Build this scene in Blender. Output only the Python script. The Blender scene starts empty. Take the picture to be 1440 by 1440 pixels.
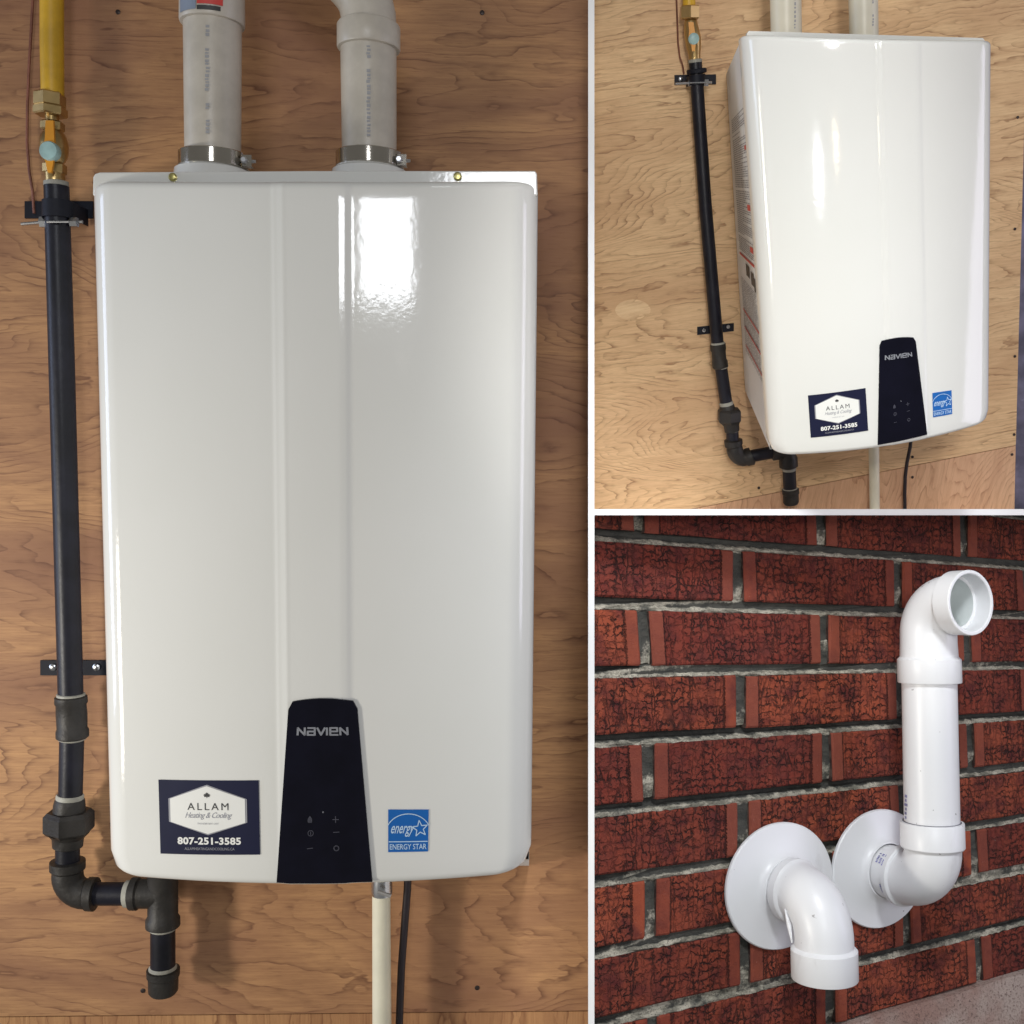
import bpy, bmesh, math, random
from math import sin, cos, pi, radians, sqrt
from mathutils import Matrix, Vector

random.seed(7)
SC = bpy.context.scene
COL = SC.collection

# ------------------------------------------------------------------ camera, world, light, exposure
FPX, CX, CY = 1500.0, 800.0, 760.0          # focal length and principal point for a 1440 px square picture
cam = bpy.data.cameras.new('camera')
cam.sensor_width = 36.0
cam.lens = 36.0 * FPX / 1440.0
cam.shift_x = (720 - CX) / 1440.0
cam.shift_y = (CY - 720) / 1440.0
cam.clip_start = 0.01
cam.clip_end = 100.0
camo = bpy.data.objects.new('camera', cam)
camo.rotation_euler = (pi / 2, 0, 0)
COL.objects.link(camo)
SC.camera = camo

world = bpy.data.worlds.new('World')
SC.world = world
world.use_nodes = True
bg = world.node_tree.nodes['Background']
bg.inputs[0].default_value = (1.0, 0.975, 0.93, 1)
bg.inputs[1].default_value = 0.20

SC.view_settings.view_transform = 'Standard'
SC.view_settings.look = 'None'
SC.view_settings.exposure = 0.0
SC.view_settings.gamma = 1.0


def area(name, loc, target, sx, sy, power, color):
    l = bpy.data.lights.new(name, 'AREA')
    l.shape = 'RECTANGLE'
    l.size, l.size_y = sx, sy
    l.energy = power
    l.color = color
    o = bpy.data.objects.new(name, l)
    o.location = loc
    d = Vector(target) - Vector(loc)
    o.rotation_euler = d.to_track_quat('-Z', 'Y').to_euler()
    COL.objects.link(o)
    return o


def spot(name, loc, target, power, color, angle, blend, radius):
    l = bpy.data.lights.new(name, 'SPOT')
    l.energy = power
    l.color = color
    l.spot_size = radians(angle)
    l.spot_blend = blend
    l.shadow_soft_size = radius
    o = bpy.data.objects.new(name, l)
    o.location = loc
    d = Vector(target) - Vector(loc)
    o.rotation_euler = d.to_track_quat('-Z', 'Y').to_euler()
    COL.objects.link(o)
    return o


WARM = (1.0, 0.93, 0.80)
COOL = (0.80, 0.88, 1.0)
LIGHTS = 1
if LIGHTS:
    area('left_lamp', (-1.9, 0.05, -0.55), (-0.35, 1.4, -0.15), 0.35, 0.6, 9, WARM)
    spot('front_lamp', (-1.62, 0.30, -0.42), (-0.36, 1.35, -0.22), 46, (1.0, 0.955, 0.87), 60, 1.0, 0.08)
    spot('side_bay_fill', (0.05, -0.45, 0.15), (0.36, 1.3, 0.27), 25, (1.0, 0.955, 0.90), 34, 0.3, 0.05)  # added fill spot aimed at the side-on heater's bay
    spot('brick_daylight_fill', (0.20, 0.05, 1.10), (0.28, 1.38, -0.32), 86, (0.94, 0.97, 1.0), 32, 0.6, 0.14)  # added spot standing in for overcast daylight on the bricks
    area('left_window', (-2.2, 0.85, 0.1), (-0.3, 1.2, 0.0), 0.5, 1.4, 12, (0.60, 0.72, 1.0))
    area('right_window', (2.2, 0.65, 0.1), (0.2, 1.2, 0.0), 0.5, 1.4, 9, (0.85, 0.80, 1.0))

# ------------------------------------------------------------------ bays: each wall stands at its own angle


def rod(w):
    t = sqrt(sum(a * a for a in w))
    return Matrix.Rotation(t, 3, Vector(w) / t)


class Bay:
    def __init__(s, w, t, k):
        s.R = rod(w)
        s.k = k
        s.t = Vector(t) * k
        s.M = Matrix.Translation(s.t) @ s.R.to_4x4()

    def ray(s, px, py):
        return s.R.transposed() @ Vector(((px - CX) / FPX, 1, -(py - CY) / FPX)), s.R.transposed() @ s.t

    def at(s, px, py, y=0.0):
        a, b = s.ray(px, py)
        q = (y + b.y) / a.y
        return a * q - b

    def rad(s, px, py, y, hw):
        a, b = s.ray(px, py)
        return hw * (y + b.y) / a.y / FPX


BA = Bay((0.09379713025609725, 0.010866012377106115, 0.03846088228383441), (-0.27425127670595395, 1.4630579679468723, -0.326080952331889), 1.0)
BB = Bay((0.36427187983913195, -0.12874308375776522, -0.020624045736726465), (0.6461046823125404, 2.604515880530352, 0.38351766959013656), 0.56)
BC = Bay((-0.07066652896122746, 0.011578202766913048, 0.5012613126115275), (0.07312957268714732, 1.0003099571531742, 0.0516853839074547), 1.3)

# ------------------------------------------------------------------ materials
MATS = {}


class NT:
    def __init__(s, name):
        m = bpy.data.materials.new(name)
        m.use_nodes = True
        s.m = m
        s.t = m.node_tree
        s.b = s.t.nodes['Principled BSDF']

    def n(s, typ, **kw):
        x = s.t.nodes.new(typ)
        for k, v in kw.items():
            if k.startswith('i_'):
                x.inputs[k[2:].replace('_', ' ')].default_value = v
            else:
                setattr(x, k, v)
        return x

    def l(s, a, b):
        s.t.links.new(a, b)

    def math(s, op, a, b=None, clamp=False):
        x = s.n('ShaderNodeMath', operation=op, use_clamp=clamp)
        for i, v in enumerate((a, b)):
            if v is None:
                continue
            if isinstance(v, (int, float)):
                x.inputs[i].default_value = v
            else:
                s.l(v, x.inputs[i])
        return x.outputs[0]

    def mix(s, f, a, b):
        x = s.n('ShaderNodeMix', data_type='RGBA')
        for sock, v in ((x.inputs[0], f), (x.inputs[6], a), (x.inputs[7], b)):
            if isinstance(v, (int, float)):
                sock.default_value = v
            elif isinstance(v, tuple):
                sock.default_value = (*v, 1) if len(v) == 3 else v
            else:
                s.l(v, sock)
        return x.outputs[2]

    def noise(s, vec, scale, detail=3, rough=0.5, dist=0.0):
        x = s.n('ShaderNodeTexNoise')
        x.inputs['Scale'].default_value = scale
        x.inputs['Detail'].default_value = detail
        x.inputs['Roughness'].default_value = rough
        x.inputs['Distortion'].default_value = dist
        if vec is not None:
            s.l(vec, x.inputs['Vector'])
        return x.outputs[0]

    def mapping(s, vec, scale=(1, 1, 1), loc=(0, 0, 0), rot=(0, 0, 0)):
        x = s.n('ShaderNodeMapping')
        x.inputs['Scale'].default_value = scale
        x.inputs['Location'].default_value = loc
        x.inputs['Rotation'].default_value = rot
        s.l(vec, x.inputs['Vector'])
        return x.outputs[0]

    def ramp(s, v, lo, hi):
        x = s.n('ShaderNodeMapRange')
        x.interpolation_type = 'SMOOTHSTEP'
        x.inputs['From Min'].default_value = lo
        x.inputs['From Max'].default_value = hi
        s.l(v, x.inputs['Value'])
        return x.outputs[0]

    def bump(s, h, strength, dist, normal=None):
        x = s.n('ShaderNodeBump')
        x.inputs['Strength'].default_value = strength
        x.inputs['Distance'].default_value = dist
        s.l(h, x.inputs['Height'])
        if normal is not None:
            s.l(normal, x.inputs['Normal'])
        return x.outputs[0]


def simple(name, col, rough=0.5, metal=0.0, coat=0.0, coat_rough=0.05, vary=0.12, bump=0.0, bscale=60, spec=0.5):
    if name in MATS:
        return MATS[name]
    t = NT(name)
    tc = t.n('ShaderNodeTexCoord').outputs['Object']
    nz = t.noise(tc, 22, 4, 0.6)
    dark = tuple(c * (1 - vary) for c in col)
    lite = tuple(min(1, c * (1 + vary)) for c in col)
    t.l(t.mix(t.ramp(nz, 0.3, 0.7), dark, lite), t.b.inputs['Base Color'])
    r = t.n('ShaderNodeMapRange')
    r.inputs['To Min'].default_value = max(0, rough - 0.06)
    r.inputs['To Max'].default_value = rough + 0.06
    t.l(t.noise(tc, 60, 3), r.inputs['Value'])
    t.l(r.outputs[0], t.b.inputs['Roughness'])
    t.b.inputs['Metallic'].default_value = metal
    t.b.inputs['Coat Weight'].default_value = coat
    t.b.inputs['Coat Roughness'].default_value = coat_rough
    t.b.inputs['Specular IOR Level'].default_value = spec
    if bump:
        t.l(t.bump(t.noise(tc, bscale, 3), bump, 0.001), t.b.inputs['Normal'])
    MATS[name] = t.m
    return t.m


def paint_mat():
    t = NT('white_gloss_paint')
    tc = t.n('ShaderNodeTexCoord').outputs['Object']
    t.l(t.mix(t.noise(tc, 9, 3), (0.71, 0.71, 0.665), (0.755, 0.75, 0.715)), t.b.inputs['Base Color'])
    t.b.inputs['Roughness'].default_value = 0.65
    t.b.inputs['Specular IOR Level'].default_value = 0.2
    t.b.inputs['Coat Weight'].default_value = 1.0
    t.b.inputs['Coat Roughness'].default_value = 0.085
    nb = t.bump(t.noise(tc, 170, 2), 0.05, 0.0015)
    nb2 = t.bump(t.noise(t.mapping(tc, (1, 1, 0.35)), 11, 2), 0.10, 0.004, nb)
    t.l(nb2, t.b.inputs['Normal'])
    t.l(nb2, t.b.inputs['Coat Normal'])
    return t.m


def wood_mat(name, k, tones, rot=0.0, seed=0.0, cs=1.0):
    """flat-sawn plywood veneer: contour bands of a stretched noise, fine pores along the grain"""
    t = NT(name)
    tc = t.n('ShaderNodeTexCoord').outputs['Object']
    v = t.mapping(tc, (1 / k, 1 / k, 1 / k), (seed, seed * 1.7, seed * 0.6), (0, rot, 0))
    wob = t.noise(t.mapping(v, (5.0, 1, 14.0)), 1.0, 4, 0.6)
    base = t.noise(t.mapping(v, (1.0, 1, 4.6)), 1.0, 4, 0.40, 0.7)
    warp = t.math('ADD', t.math('MULTIPLY', base, 36.0 * cs), t.math('MULTIPLY', wob, 3.4))
    fr = t.math('FRACT', warp)
    # sharp late-wood line on one side of each ring
    line = t.math('MULTIPLY', t.math('POWER', fr, 5.0), t.math('SUBTRACT', 1.0, t.ramp(fr, 0.93, 1.0)))
    brk = t.ramp(t.noise(t.mapping(v, (9, 1, 40)), 1.0, 4, 0.65), 0.36, 0.66)
    line = t.math('MULTIPLY', line, t.math('ADD', t.math('MULTIPLY', brk, 1.3), 0.15))
    fine = t.math('ADD', t.math('MULTIPLY', t.noise(t.mapping(v, (16, 1, 330)), 1.0, 4, 0.65), 0.55), t.math('MULTIPLY', t.noise(t.mapping(v, (5, 1, 70)), 1.0, 4, 0.7, 0.4), 0.5))
    pore = t.ramp(t.noise(t.mapping(v, (34, 1, 520)), 1.0, 2, 0.6), 0.58, 0.72)
    patch = t.noise(t.mapping(v, (2.2, 1, 6.0)), 1.0, 5, 0.6, 0.6)
    c1, c2, c3, c4 = tones
    c = t.mix(t.ramp(patch, 0.30, 0.66), c1, c2)
    c = t.mix(t.math('MULTIPLY', t.ramp(fine, 0.36, 0.70), 0.7), c, c3)
    c = t.mix(t.math('MULTIPLY', line, 0.80, True), c, c4)
    c = t.mix(t.math('MULTIPLY', pore, 0.35), c, c4)
    t.l(c, t.b.inputs['Base Color'])
    t.b.inputs['Roughness'].default_value = 0.62
    t.b.inputs['Specular IOR Level'].default_value = 0.35
    h = t.math('SUBTRACT', t.math('MULTIPLY', fine, 0.6), t.math('ADD', t.math('MULTIPLY', line, 0.4), t.math('MULTIPLY', pore, 0.5)))
    t.l(t.bump(h, 0.35, 0.0006), t.b.inputs['Normal'])
    return t.m


def brick_mat():
    t = NT('rustic_red_brick')
    uv = t.n('ShaderNodeUVMap').outputs[0]
    rnd = t.n('ShaderNodeObjectInfo').outputs['Random']
    sep = t.n('ShaderNodeSeparateXYZ')
    t.l(uv, sep.inputs[0])
    comb = t.n('ShaderNodeCombineXYZ')
    t.l(t.math('MULTIPLY', rnd, 37.0), comb.inputs[2])
    vm = t.n('ShaderNodeVectorMath', operation='MULTIPLY')
    vm.inputs[1].default_value = (3.6, 1.0, 1)
    t.l(uv, vm.inputs[0])
    va = t.n('ShaderNodeVectorMath', operation='ADD')
    t.l(vm.outputs[0], va.inputs[0])
    t.l(comb.outputs[0], va.inputs[1])
    P = va.outputs[0]
    # wavy lookup
    nzc = t.n('ShaderNodeTexNoise')
    nzc.inputs['Scale'].default_value = 9
    t.l(P, nzc.inputs['Vector'])
    w = t.n('ShaderNodeVectorMath', operation='MULTIPLY_ADD')
    w.inputs[1].default_value = (0.09, 0.10, 0)
    t.l(nzc.outputs['Color'], w.inputs[0])
    t.l(P, w.inputs[2])

    def vor(sc, rn, sx=1.0, sy=1.0):
        x = t.n('ShaderNodeTexVoronoi', feature='DISTANCE_TO_EDGE')
        x.inputs['Scale'].default_value = sc
        x.inputs['Randomness'].default_value = rn
        t.l(t.mapping(w.outputs[0], (sx, sy, 1)), x.inputs['Vector'])
        return x.outputs['Distance']
    ws = t.n('ShaderNodeSeparateXYZ')
    t.l(w.outputs[0], ws.inputs[0])
    n1 = t.noise(t.mapping(P, (2.2, 1.2, 1)), 2.0, 4, 0.6)
    n2 = t.noise(t.mapping(P, (1.2, 2.0, 1), (5, 3, 1)), 2.4, 4, 0.6)

    def tri(x):
        return t.math('MULTIPLY', t.math('ABSOLUTE', t.math('SUBTRACT', t.math('FRACT', x), 0.5)), 2.0)
    th_ = tri(t.math('ADD', t.math('MULTIPLY', ws.outputs[1], 6.6), t.math('MULTIPLY', n1, 2.8)))
    row_ = t.math('FLOOR', t.math('ADD', t.math('ADD', t.math('MULTIPLY', ws.outputs[1], 6.6), t.math('MULTIPLY', n1, 2.8)), 0.5))
    tv_ = tri(t.math('ADD', t.math('MULTIPLY', ws.outputs[0], 6.0), t.math('ADD', t.math('MULTIPLY', n2, 2.2), t.math('MULTIPLY', t.math('SINE', t.math('MULTIPLY', row_, 12.9)), 0.30))))
    m1 = t.ramp(t.noise(P, 9, 3, 0.6), 0.36, 0.56)
    m2 = t.ramp(t.noise(t.mapping(P, (1, 1, 1), (9, 2, 4)), 8, 3, 0.6), 0.38, 0.56)
    lh = t.math('MULTIPLY', t.math('SUBTRACT', 1.0, t.ramp(th_, 0.08, 0.34)), m1)
    lv = t.math('MULTIPLY', t.math('SUBTRACT', 1.0, t.ramp(tv_, 0.06, 0.24)), m2)
    b = vor(2.6, 0.9, 1.8, 0.22)
    crackb = t.math('SUBTRACT', 1.0, t.ramp(b, 0.0, 0.035))
    crack = t.math('MAXIMUM', lh, lv)
    crack = t.math('MAXIMUM', crack, t.math('MULTIPLY', crackb, 0.85))
    pit = t.ramp(t.noise(P, 15, 5, 0.7), 0.56, 0.68)
    crack = t.math('MAXIMUM', crack, t.math('MULTIPLY', pit, 0.8))
    crack = t.math('MULTIPLY', crack, t.math('ADD', t.math('MULTIPLY', t.ramp(t.noise(P, 2.6, 3), 0.36, 0.58), 0.65), 0.35))
    # smooth bands at both ends
    dist = t.math('ABSOLUTE', t.math('SUBTRACT', sep.outputs[0], 0.5))
    jag = t.math('MULTIPLY', t.math('SUBTRACT', t.noise(P, 26, 2), 0.5), 0.020)
    band = t.ramp(t.math('ADD', dist, jag), 0.428, 0.433)
    seam = t.math('SUBTRACT', 1.0, t.ramp(t.math('ABSOLUTE', t.math('SUBTRACT', t.math('ADD', dist, jag), 0.427)), 0.0, 0.007))
    body = t.math('MAXIMUM', t.math('MULTIPLY', crack, t.math('SUBTRACT', 1.0, band)), t.math('MULTIPLY', seam, 0.8))
    tone = t.mix(rnd, (0.19, 0.030, 0.019), (0.38, 0.082, 0.036))
    tone = t.mix(t.ramp(t.noise(P, 2.2, 4, 0.6), 0.35, 0.7), tone, (0.105, 0.018, 0.017))
    cell = t.n('ShaderNodeTexVoronoi')
    cell.inputs['Scale'].default_value = 6.4
    cell.inputs['Randomness'].default_value = 0.62
    t.l(t.mapping(w.outputs[0], (1.0, 1.25, 1)), cell.inputs['Vector'])
    cs = t.n('ShaderNodeSeparateXYZ')
    t.l(cell.outputs['Color'], cs.inputs[0])
    tone = t.mix(t.math('MULTIPLY', cs.outputs[0], 0.22), tone, (0.36, 0.095, 0.055))
    bandc = t.mix(t.noise(P, 7, 5, 0.7), (0.19, 0.042, 0.028), (0.31, 0.088, 0.052))
    bandc = t.mix(t.math('FRACT', t.math('MULTIPLY', rnd, 7.3)), bandc, tone)
    c = t.mix(band, tone, bandc)
    c = t.mix(t.math('MULTIPLY', body, 0.94), c, (0.020, 0.008, 0.007))
    # old mortar smeared over the arrises and sides
    dv = t.math('ABSOLUTE', t.math('SUBTRACT', sep.outputs[1], 0.5))
    sidem = t.math('MAXIMUM', t.ramp(dist, 0.515, 0.62), t.ramp(dv, 0.515, 0.62))
    c = t.mix(t.math('MULTIPLY', sidem, 0.9), c, t.mix(t.ramp(t.noise(t.n('ShaderNodeTexCoord').outputs['Object'], 90, 3), 0.4, 0.65), (0.035, 0.030, 0.028), (0.14, 0.105, 0.085)))
    speck = t.ramp(t.noise(P, 42, 2, 0.5), 0.76, 0.80)
    c = t.mix(speck, c, (0.62, 0.50, 0.44))
    t.l(c, t.b.inputs['Base Color'])
    t.b.inputs['Roughness'].default_value = 0.8
    t.b.inputs['Specular IOR Level'].default_value = 0.3
    h = t.math('SUBTRACT', t.math('ADD', t.math('MULTIPLY', t.noise(P, 30, 4, 0.7), 0.45), t.math('MULTIPLY', cs.outputs[1], t.math('MULTIPLY', 0.35, t.math('SUBTRACT', 1.0, band)))), body)
    t.l(t.bump(h, 1.0, 0.0038), t.b.inputs['Normal'])
    return t.m


def mortar_mat():
    t = NT('mortar')
    tc = t.n('ShaderNodeTexCoord').outputs['Object']
    n1 = t.noise(tc, 16, 5, 0.65)
    n2 = t.noise(tc, 420, 3, 0.7)
    n3 = t.noise(t.mapping(tc, (1, 1, 3)), 34, 4, 0.7)
    c = t.mix(t.ramp(n3, 0.36, 0.62), (0.20, 0.19, 0.15), (0.56, 0.52, 0.42))
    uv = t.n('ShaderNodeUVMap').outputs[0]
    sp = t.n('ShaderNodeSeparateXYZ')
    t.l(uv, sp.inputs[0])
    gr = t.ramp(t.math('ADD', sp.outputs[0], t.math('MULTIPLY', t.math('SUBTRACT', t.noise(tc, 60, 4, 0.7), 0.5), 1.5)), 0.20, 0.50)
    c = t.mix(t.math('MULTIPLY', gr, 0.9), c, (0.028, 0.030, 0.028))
    c = t.mix(t.ramp(n1, 0.58, 0.72), c, (0.05, 0.055, 0.05))
    c = t.mix(t.math('MULTIPLY', t.ramp(n2, 0.5, 0.66), 0.7), c, (0.07, 0.065, 0.055))
    t.l(c, t.b.inputs['Base Color'])
    t.b.inputs['Roughness'].default_value = 0.95
    t.l(t.bump(t.math('ADD', n2, n3), 0.9, 0.003), t.b.inputs['Normal'])
    return t.m


def stucco_mat():
    t = NT('pink_parging')
    tc = t.n('ShaderNodeTexCoord').outputs['Object']
    n1 = t.noise(tc, 260, 4, 0.7)
    n2 = t.noise(tc, 12, 3)
    c = t.mix(t.ramp(n2, 0.35, 0.65), (0.36, 0.22, 0.18), (0.50, 0.40, 0.35))
    c = t.mix(t.ramp(n1, 0.5, 0.7), c, (0.14, 0.09, 0.075))
    t.l(c, t.b.inputs['Base Color'])
    t.b.inputs['Roughness'].default_value = 0.95
    t.l(t.bump(n1, 1.0, 0.004), t.b.inputs['Normal'])
    return t.m


PAINT = paint_mat()
CASEPAINT = simple('white_case_enamel', (0.74, 0.74, 0.73), 0.5, vary=0.02, spec=0.3)
WOODA = wood_mat('honey_plywood', 1.0, ((0.29, 0.138, 0.074), (0.56, 0.305, 0.135), (0.29, 0.14, 0.068), (0.13, 0.050, 0.026)), 0, 0.0)
WOODA2 = wood_mat('honey_plywood_lower', 1.0, ((0.40, 0.20, 0.09), (0.52, 0.28, 0.12), (0.34, 0.16, 0.07), (0.18, 0.07, 0.03)), pi / 2, 3.1)
WOODB = wood_mat('pale_plywood', 0.56, ((0.68, 0.435, 0.235), (0.88, 0.62, 0.345), (0.58, 0.35, 0.18), (0.27, 0.125, 0.055)), 0, 5.3, 1.0)
WOODB2 = wood_mat('pale_plywood_lower', 0.56, ((0.66, 0.40, 0.24), (0.78, 0.50, 0.30), (0.55, 0.31, 0.175), (0.36, 0.17, 0.085)), 1.35, 8.2, 1.0)
BRICK = brick_mat()
MORTAR = mortar_mat()
STUCCO = stucco_mat()
BOARD = simple('white_board', (0.93, 0.93, 0.93), 0.6, vary=0.01)
PVCG = simple('grey_pvc', (0.52, 0.475, 0.40), 0.38, vary=0.10, bump=0.05)
PVCC = simple('cream_pvc', (0.78, 0.74, 0.58), 0.4, vary=0.05)
PVCW = simple('white_pvc', (0.80, 0.81, 0.83), 0.30, vary=0.03, coat=0.25, coat_rough=0.2, bump=0.04)
PVCI = simple('pvc_inner_wall', (0.66, 0.71, 0.70), 0.4, vary=0.05)
IRON = simple('black_steel_pipe', (0.008, 0.008, 0.014), 0.42, vary=0.4, bump=0.25, bscale=140, spec=0.35)
CAST = simple('malleable_iron', (0.030, 0.027, 0.024), 0.5, metal=0.2, vary=0.35, bump=0.5, bscale=220, spec=0.4)
TAPE = simple('thread_tape', (0.34, 0.33, 0.28), 0.6, vary=0.25, bump=0.5, bscale=200)
STRAP = simple('black_enamel', (0.006, 0.007, 0.014), 0.6, spec=0.3, vary=0.2)
ZINC = simple('zinc_steel', (0.55, 0.56, 0.58), 0.28, metal=1.0, vary=0.2)
CHROME = simple('band_steel', (0.46, 0.43, 0.38), 0.10, metal=1.0, vary=0.06)
BRASS = simple('brass', (0.48, 0.34, 0.15), 0.34, metal=1.0, vary=0.2)
YELLOW = simple('yellow_jacket', (0.62, 0.36, 0.02), 0.45, vary=0.15, bump=0.1)
ORANGE = simple('orange_handle', (0.72, 0.30, 0.02), 0.4, vary=0.1)
AQUA = simple('valve_badge', (0.35, 0.52, 0.50), 0.4, vary=0.3)
COPPER = simple('copper_wire', (0.20, 0.075, 0.045), 0.5, metal=0.4, vary=0.3)
CORD = simple('cord_rubber', (0.018, 0.012, 0.016), 0.5, vary=0.2)
GLASS = simple('black_acrylic', (0.004, 0.004, 0.010), 0.14, vary=0.2, spec=0.25)
NAVY = simple('navy_print', (0.006, 0.008, 0.034), 0.6, spec=0.25, vary=0.06)
WHITEINK = simple('white_print', (0.80, 0.80, 0.76), 0.45, vary=0.02)
GREYINK = simple('grey_print', (0.30, 0.30, 0.33), 0.45, vary=0.05)
DARKINK = simple('dark_print', (0.035, 0.035, 0.035), 0.5, vary=0.1)
SILVER = simple('silver_print', (0.30, 0.31, 0.34), 0.35, metal=0.3, vary=0.05)
DIMINK = simple('dim_icon_print', (0.06, 0.06, 0.08), 0.4, vary=0.1)
BLUE = simple('blue_print', (0.008, 0.12, 0.42), 0.55, spec=0.3, vary=0.03)
PALEBLUE = simple('pale_blue_print', (0.50, 0.66, 0.82), 0.45, vary=0.03)
LABELW = simple('label_paper', (0.72, 0.72, 0.70), 0.5, vary=0.03)
REDINK = simple('red_print', (0.55, 0.05, 0.04), 0.5, vary=0.1)
TEXTG = simple('small_print_grey', (0.26, 0.25, 0.26), 0.6, vary=0.2)
VIOLET = simple('violet_ink', (0.20, 0.20, 0.45), 0.5, vary=0.3)
SCREWM = simple('dark_screw', (0.05, 0.035, 0.03), 0.45, metal=0.5, vary=0.3)
YZINC = simple('yellow_zinc', (0.50, 0.45, 0.18), 0.3, metal=1.0, vary=0.2)
PLASTIC = simple('vapour_barrier', (0.16, 0.15, 0.22), 0.25, coat=0.3, vary=0.35, bump=1.0, bscale=14)

def pvc_white():
    t = NT('white_vent_plastic')
    tc = t.n('ShaderNodeTexCoord').outputs['Object']
    c = t.mix(t.noise(tc, 14, 4, 0.6), (0.77, 0.785, 0.81), (0.83, 0.835, 0.845))
    smear = t.ramp(t.noise(t.mapping(tc, (1, 1, 0.4)), 26, 4, 0.65), 0.60, 0.74)
    c = t.mix(t.math('MULTIPLY', smear, 0.30), c, (0.52, 0.50, 0.50))
    speck = t.ramp(t.noise(tc, 120, 2, 0.5), 0.735, 0.76)
    c = t.mix(t.math('MULTIPLY', speck, 0.6), c, (0.22, 0.20, 0.20))
    t.l(c, t.b.inputs['Base Color'])
    t.b.inputs['Roughness'].default_value = 0.36
    t.l(t.bump(t.noise(tc, 70, 3), 0.06, 0.001), t.b.inputs['Normal'])
    return t.m


PVCW = pvc_white()

# ------------------------------------------------------------------ object helpers


class Thing:
    """a top-level Empty at the base of a thing; parts are parented to it"""

    def __init__(s, bay, name, label, cat, base, group=None, kind=None):
        s.bay = bay
        o = bpy.data.objects.new(name, None)
        o.empty_display_size = 0.02
        COL.objects.link(o)
        s.base = Vector(base)
        o.matrix_world = bay.M @ Matrix.Translation(s.base)
        if kind:
            o['kind'] = kind
        o['label'] = label
        if cat:
            o['category'] = cat
        if group:
            o['group'] = group
        s.o = o


class MB:
    def __init__(s):
        s.v, s.f, s.uv = [], [], None

    def add(s, vs, fs):
        k = len(s.v)
        s.v += [Vector(a) for a in vs]
        s.f += [[i + k for i in f] for f in fs]
        return s

    def box(s, a, b):
        x0, y0, z0 = a
        x1, y1, z1 = b
        return s.add([(x0, y0, z0), (x1, y0, z0), (x1, y1, z0), (x0, y1, z0), (x0, y0, z1), (x1, y0, z1), (x1, y1, z1), (x0, y1, z1)],
                     [(0, 3, 2, 1), (4, 5, 6, 7), (0, 1, 5, 4), (1, 2, 6, 5), (2, 3, 7, 6), (3, 0, 4, 7)])

    def prism(s, poly, y0, y1):
        """poly: (x, z) list, extruded between the two depths"""
        n = len(poly)
        vs = [(x, y0, z) for x, z in poly] + [(x, y1, z) for x, z in poly]
        return s.add(vs, [tuple(range(n)), tuple(range(2 * n - 1, n - 1, -1))] + [(i, i + n, (i + 1) % n + n, (i + 1) % n) for i in range(n)])

    def sweep(s, pts, rad, n=24, cap=True, axis=None, oval=None):
        pts = [Vector(p) for p in pts]
        if isinstance(rad, (int, float)):
            rad = [rad] * len(pts)
        N = len(pts)
        if axis is not None:
            T = [Vector(axis).normalized()] * N
        else:
            T = []
            for i in range(N):
                a = i
                while a > 0 and (pts[i] - pts[a]).length < 1e-7:
                    a -= 1
                b = i
                while b < N - 1 and (pts[b] - pts[i]).length < 1e-7:
                    b += 1
                d = Vector((0, 0, 0))
                if (pts[i] - pts[a]).length > 1e-7:
                    d += (pts[i] - pts[a]).normalized()
                if (pts[b] - pts[i]).length > 1e-7:
                    d += (pts[b] - pts[i]).normalized()
                if d.length < 1e-3:
                    d = T[-1] if T else pts[b] - pts[i]
                elif T and d.dot(T[-1]) < 0:
                    d = -d
                T.append(d.normalized())
        up = Vector((0, 1, 0)) if abs(T[0].y) < 0.9 else Vector((1, 0, 0))
        u = (up - T[0] * up.dot(T[0])).normalized()
        rings = []
        for i in range(N):
            u = (u - T[i] * u.dot(T[i])).normalized()
            w = T[i].cross(u)
            rings.append([pts[i] + (u * cos(2 * pi * k / n) + w * sin(2 * pi * k / n)) * rad[i] for k in range(n)])
        vs = [p for r in rings for p in r]
        fs = [(i * n + k, i * n + (k + 1) % n, (i + 1) * n + (k + 1) % n, (i + 1) * n + k) for i in range(N - 1) for k in range(n)]
        if cap:
            fs += [tuple((N - 1) * n + k for k in range(n))]
            if cap != 'end':
                fs += [tuple(range(n - 1, -1, -1))]
        return s.add(vs, fs)

    def build(s, name, mat, parent, smooth=True, sub=None, uv=False):
        """parent: Thing or (Thing, part object)"""
        th = parent[0] if isinstance(parent, tuple) else parent
        po = parent[1] if isinstance(parent, tuple) else th.o
        me = bpy.data.meshes.new(name)
        me.from_pydata([v - th.base for v in s.v], [], s.f)
        me.update()
        bm = bmesh.new()
        bm.from_mesh(me)
        bmesh.ops.recalc_face_normals(bm, faces=bm.faces)
        for f in bm.faces:
            f.smooth = smooth
        if smooth:
            for e in bm.edges:
                if len(e.link_faces) == 2 and e.calc_face_angle(0) > radians(35):
                    e.smooth = False
        bm.to_mesh(me)
        bm.free()
        me.materials.append(mat)
        o = bpy.data.objects.new(name, me)
        COL.objects.link(o)
        o.parent = po
        return o


def strokes(lines, wd):
    """polylines -> list of quads (2-D) of the given width"""
    q = []
    for ln in lines:
        for (a, b) in zip(ln[:-1], ln[1:]):
            dx, dy = b[0] - a[0], b[1] - a[1]
            L = sqrt(dx * dx + dy * dy) or 1
            nx, ny = -dy / L * wd / 2, dx / L * wd / 2
            ex, ey = dx / L * wd * 0.3, dy / L * wd * 0.3
            q.append([(a[0] + nx - ex, a[1] + ny - ey), (a[0] - nx - ex, a[1] - ny - ey), (b[0] - nx + ex, b[1] - ny + ey), (b[0] + nx + ex, b[1] + ny + ey)])
    return q


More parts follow.
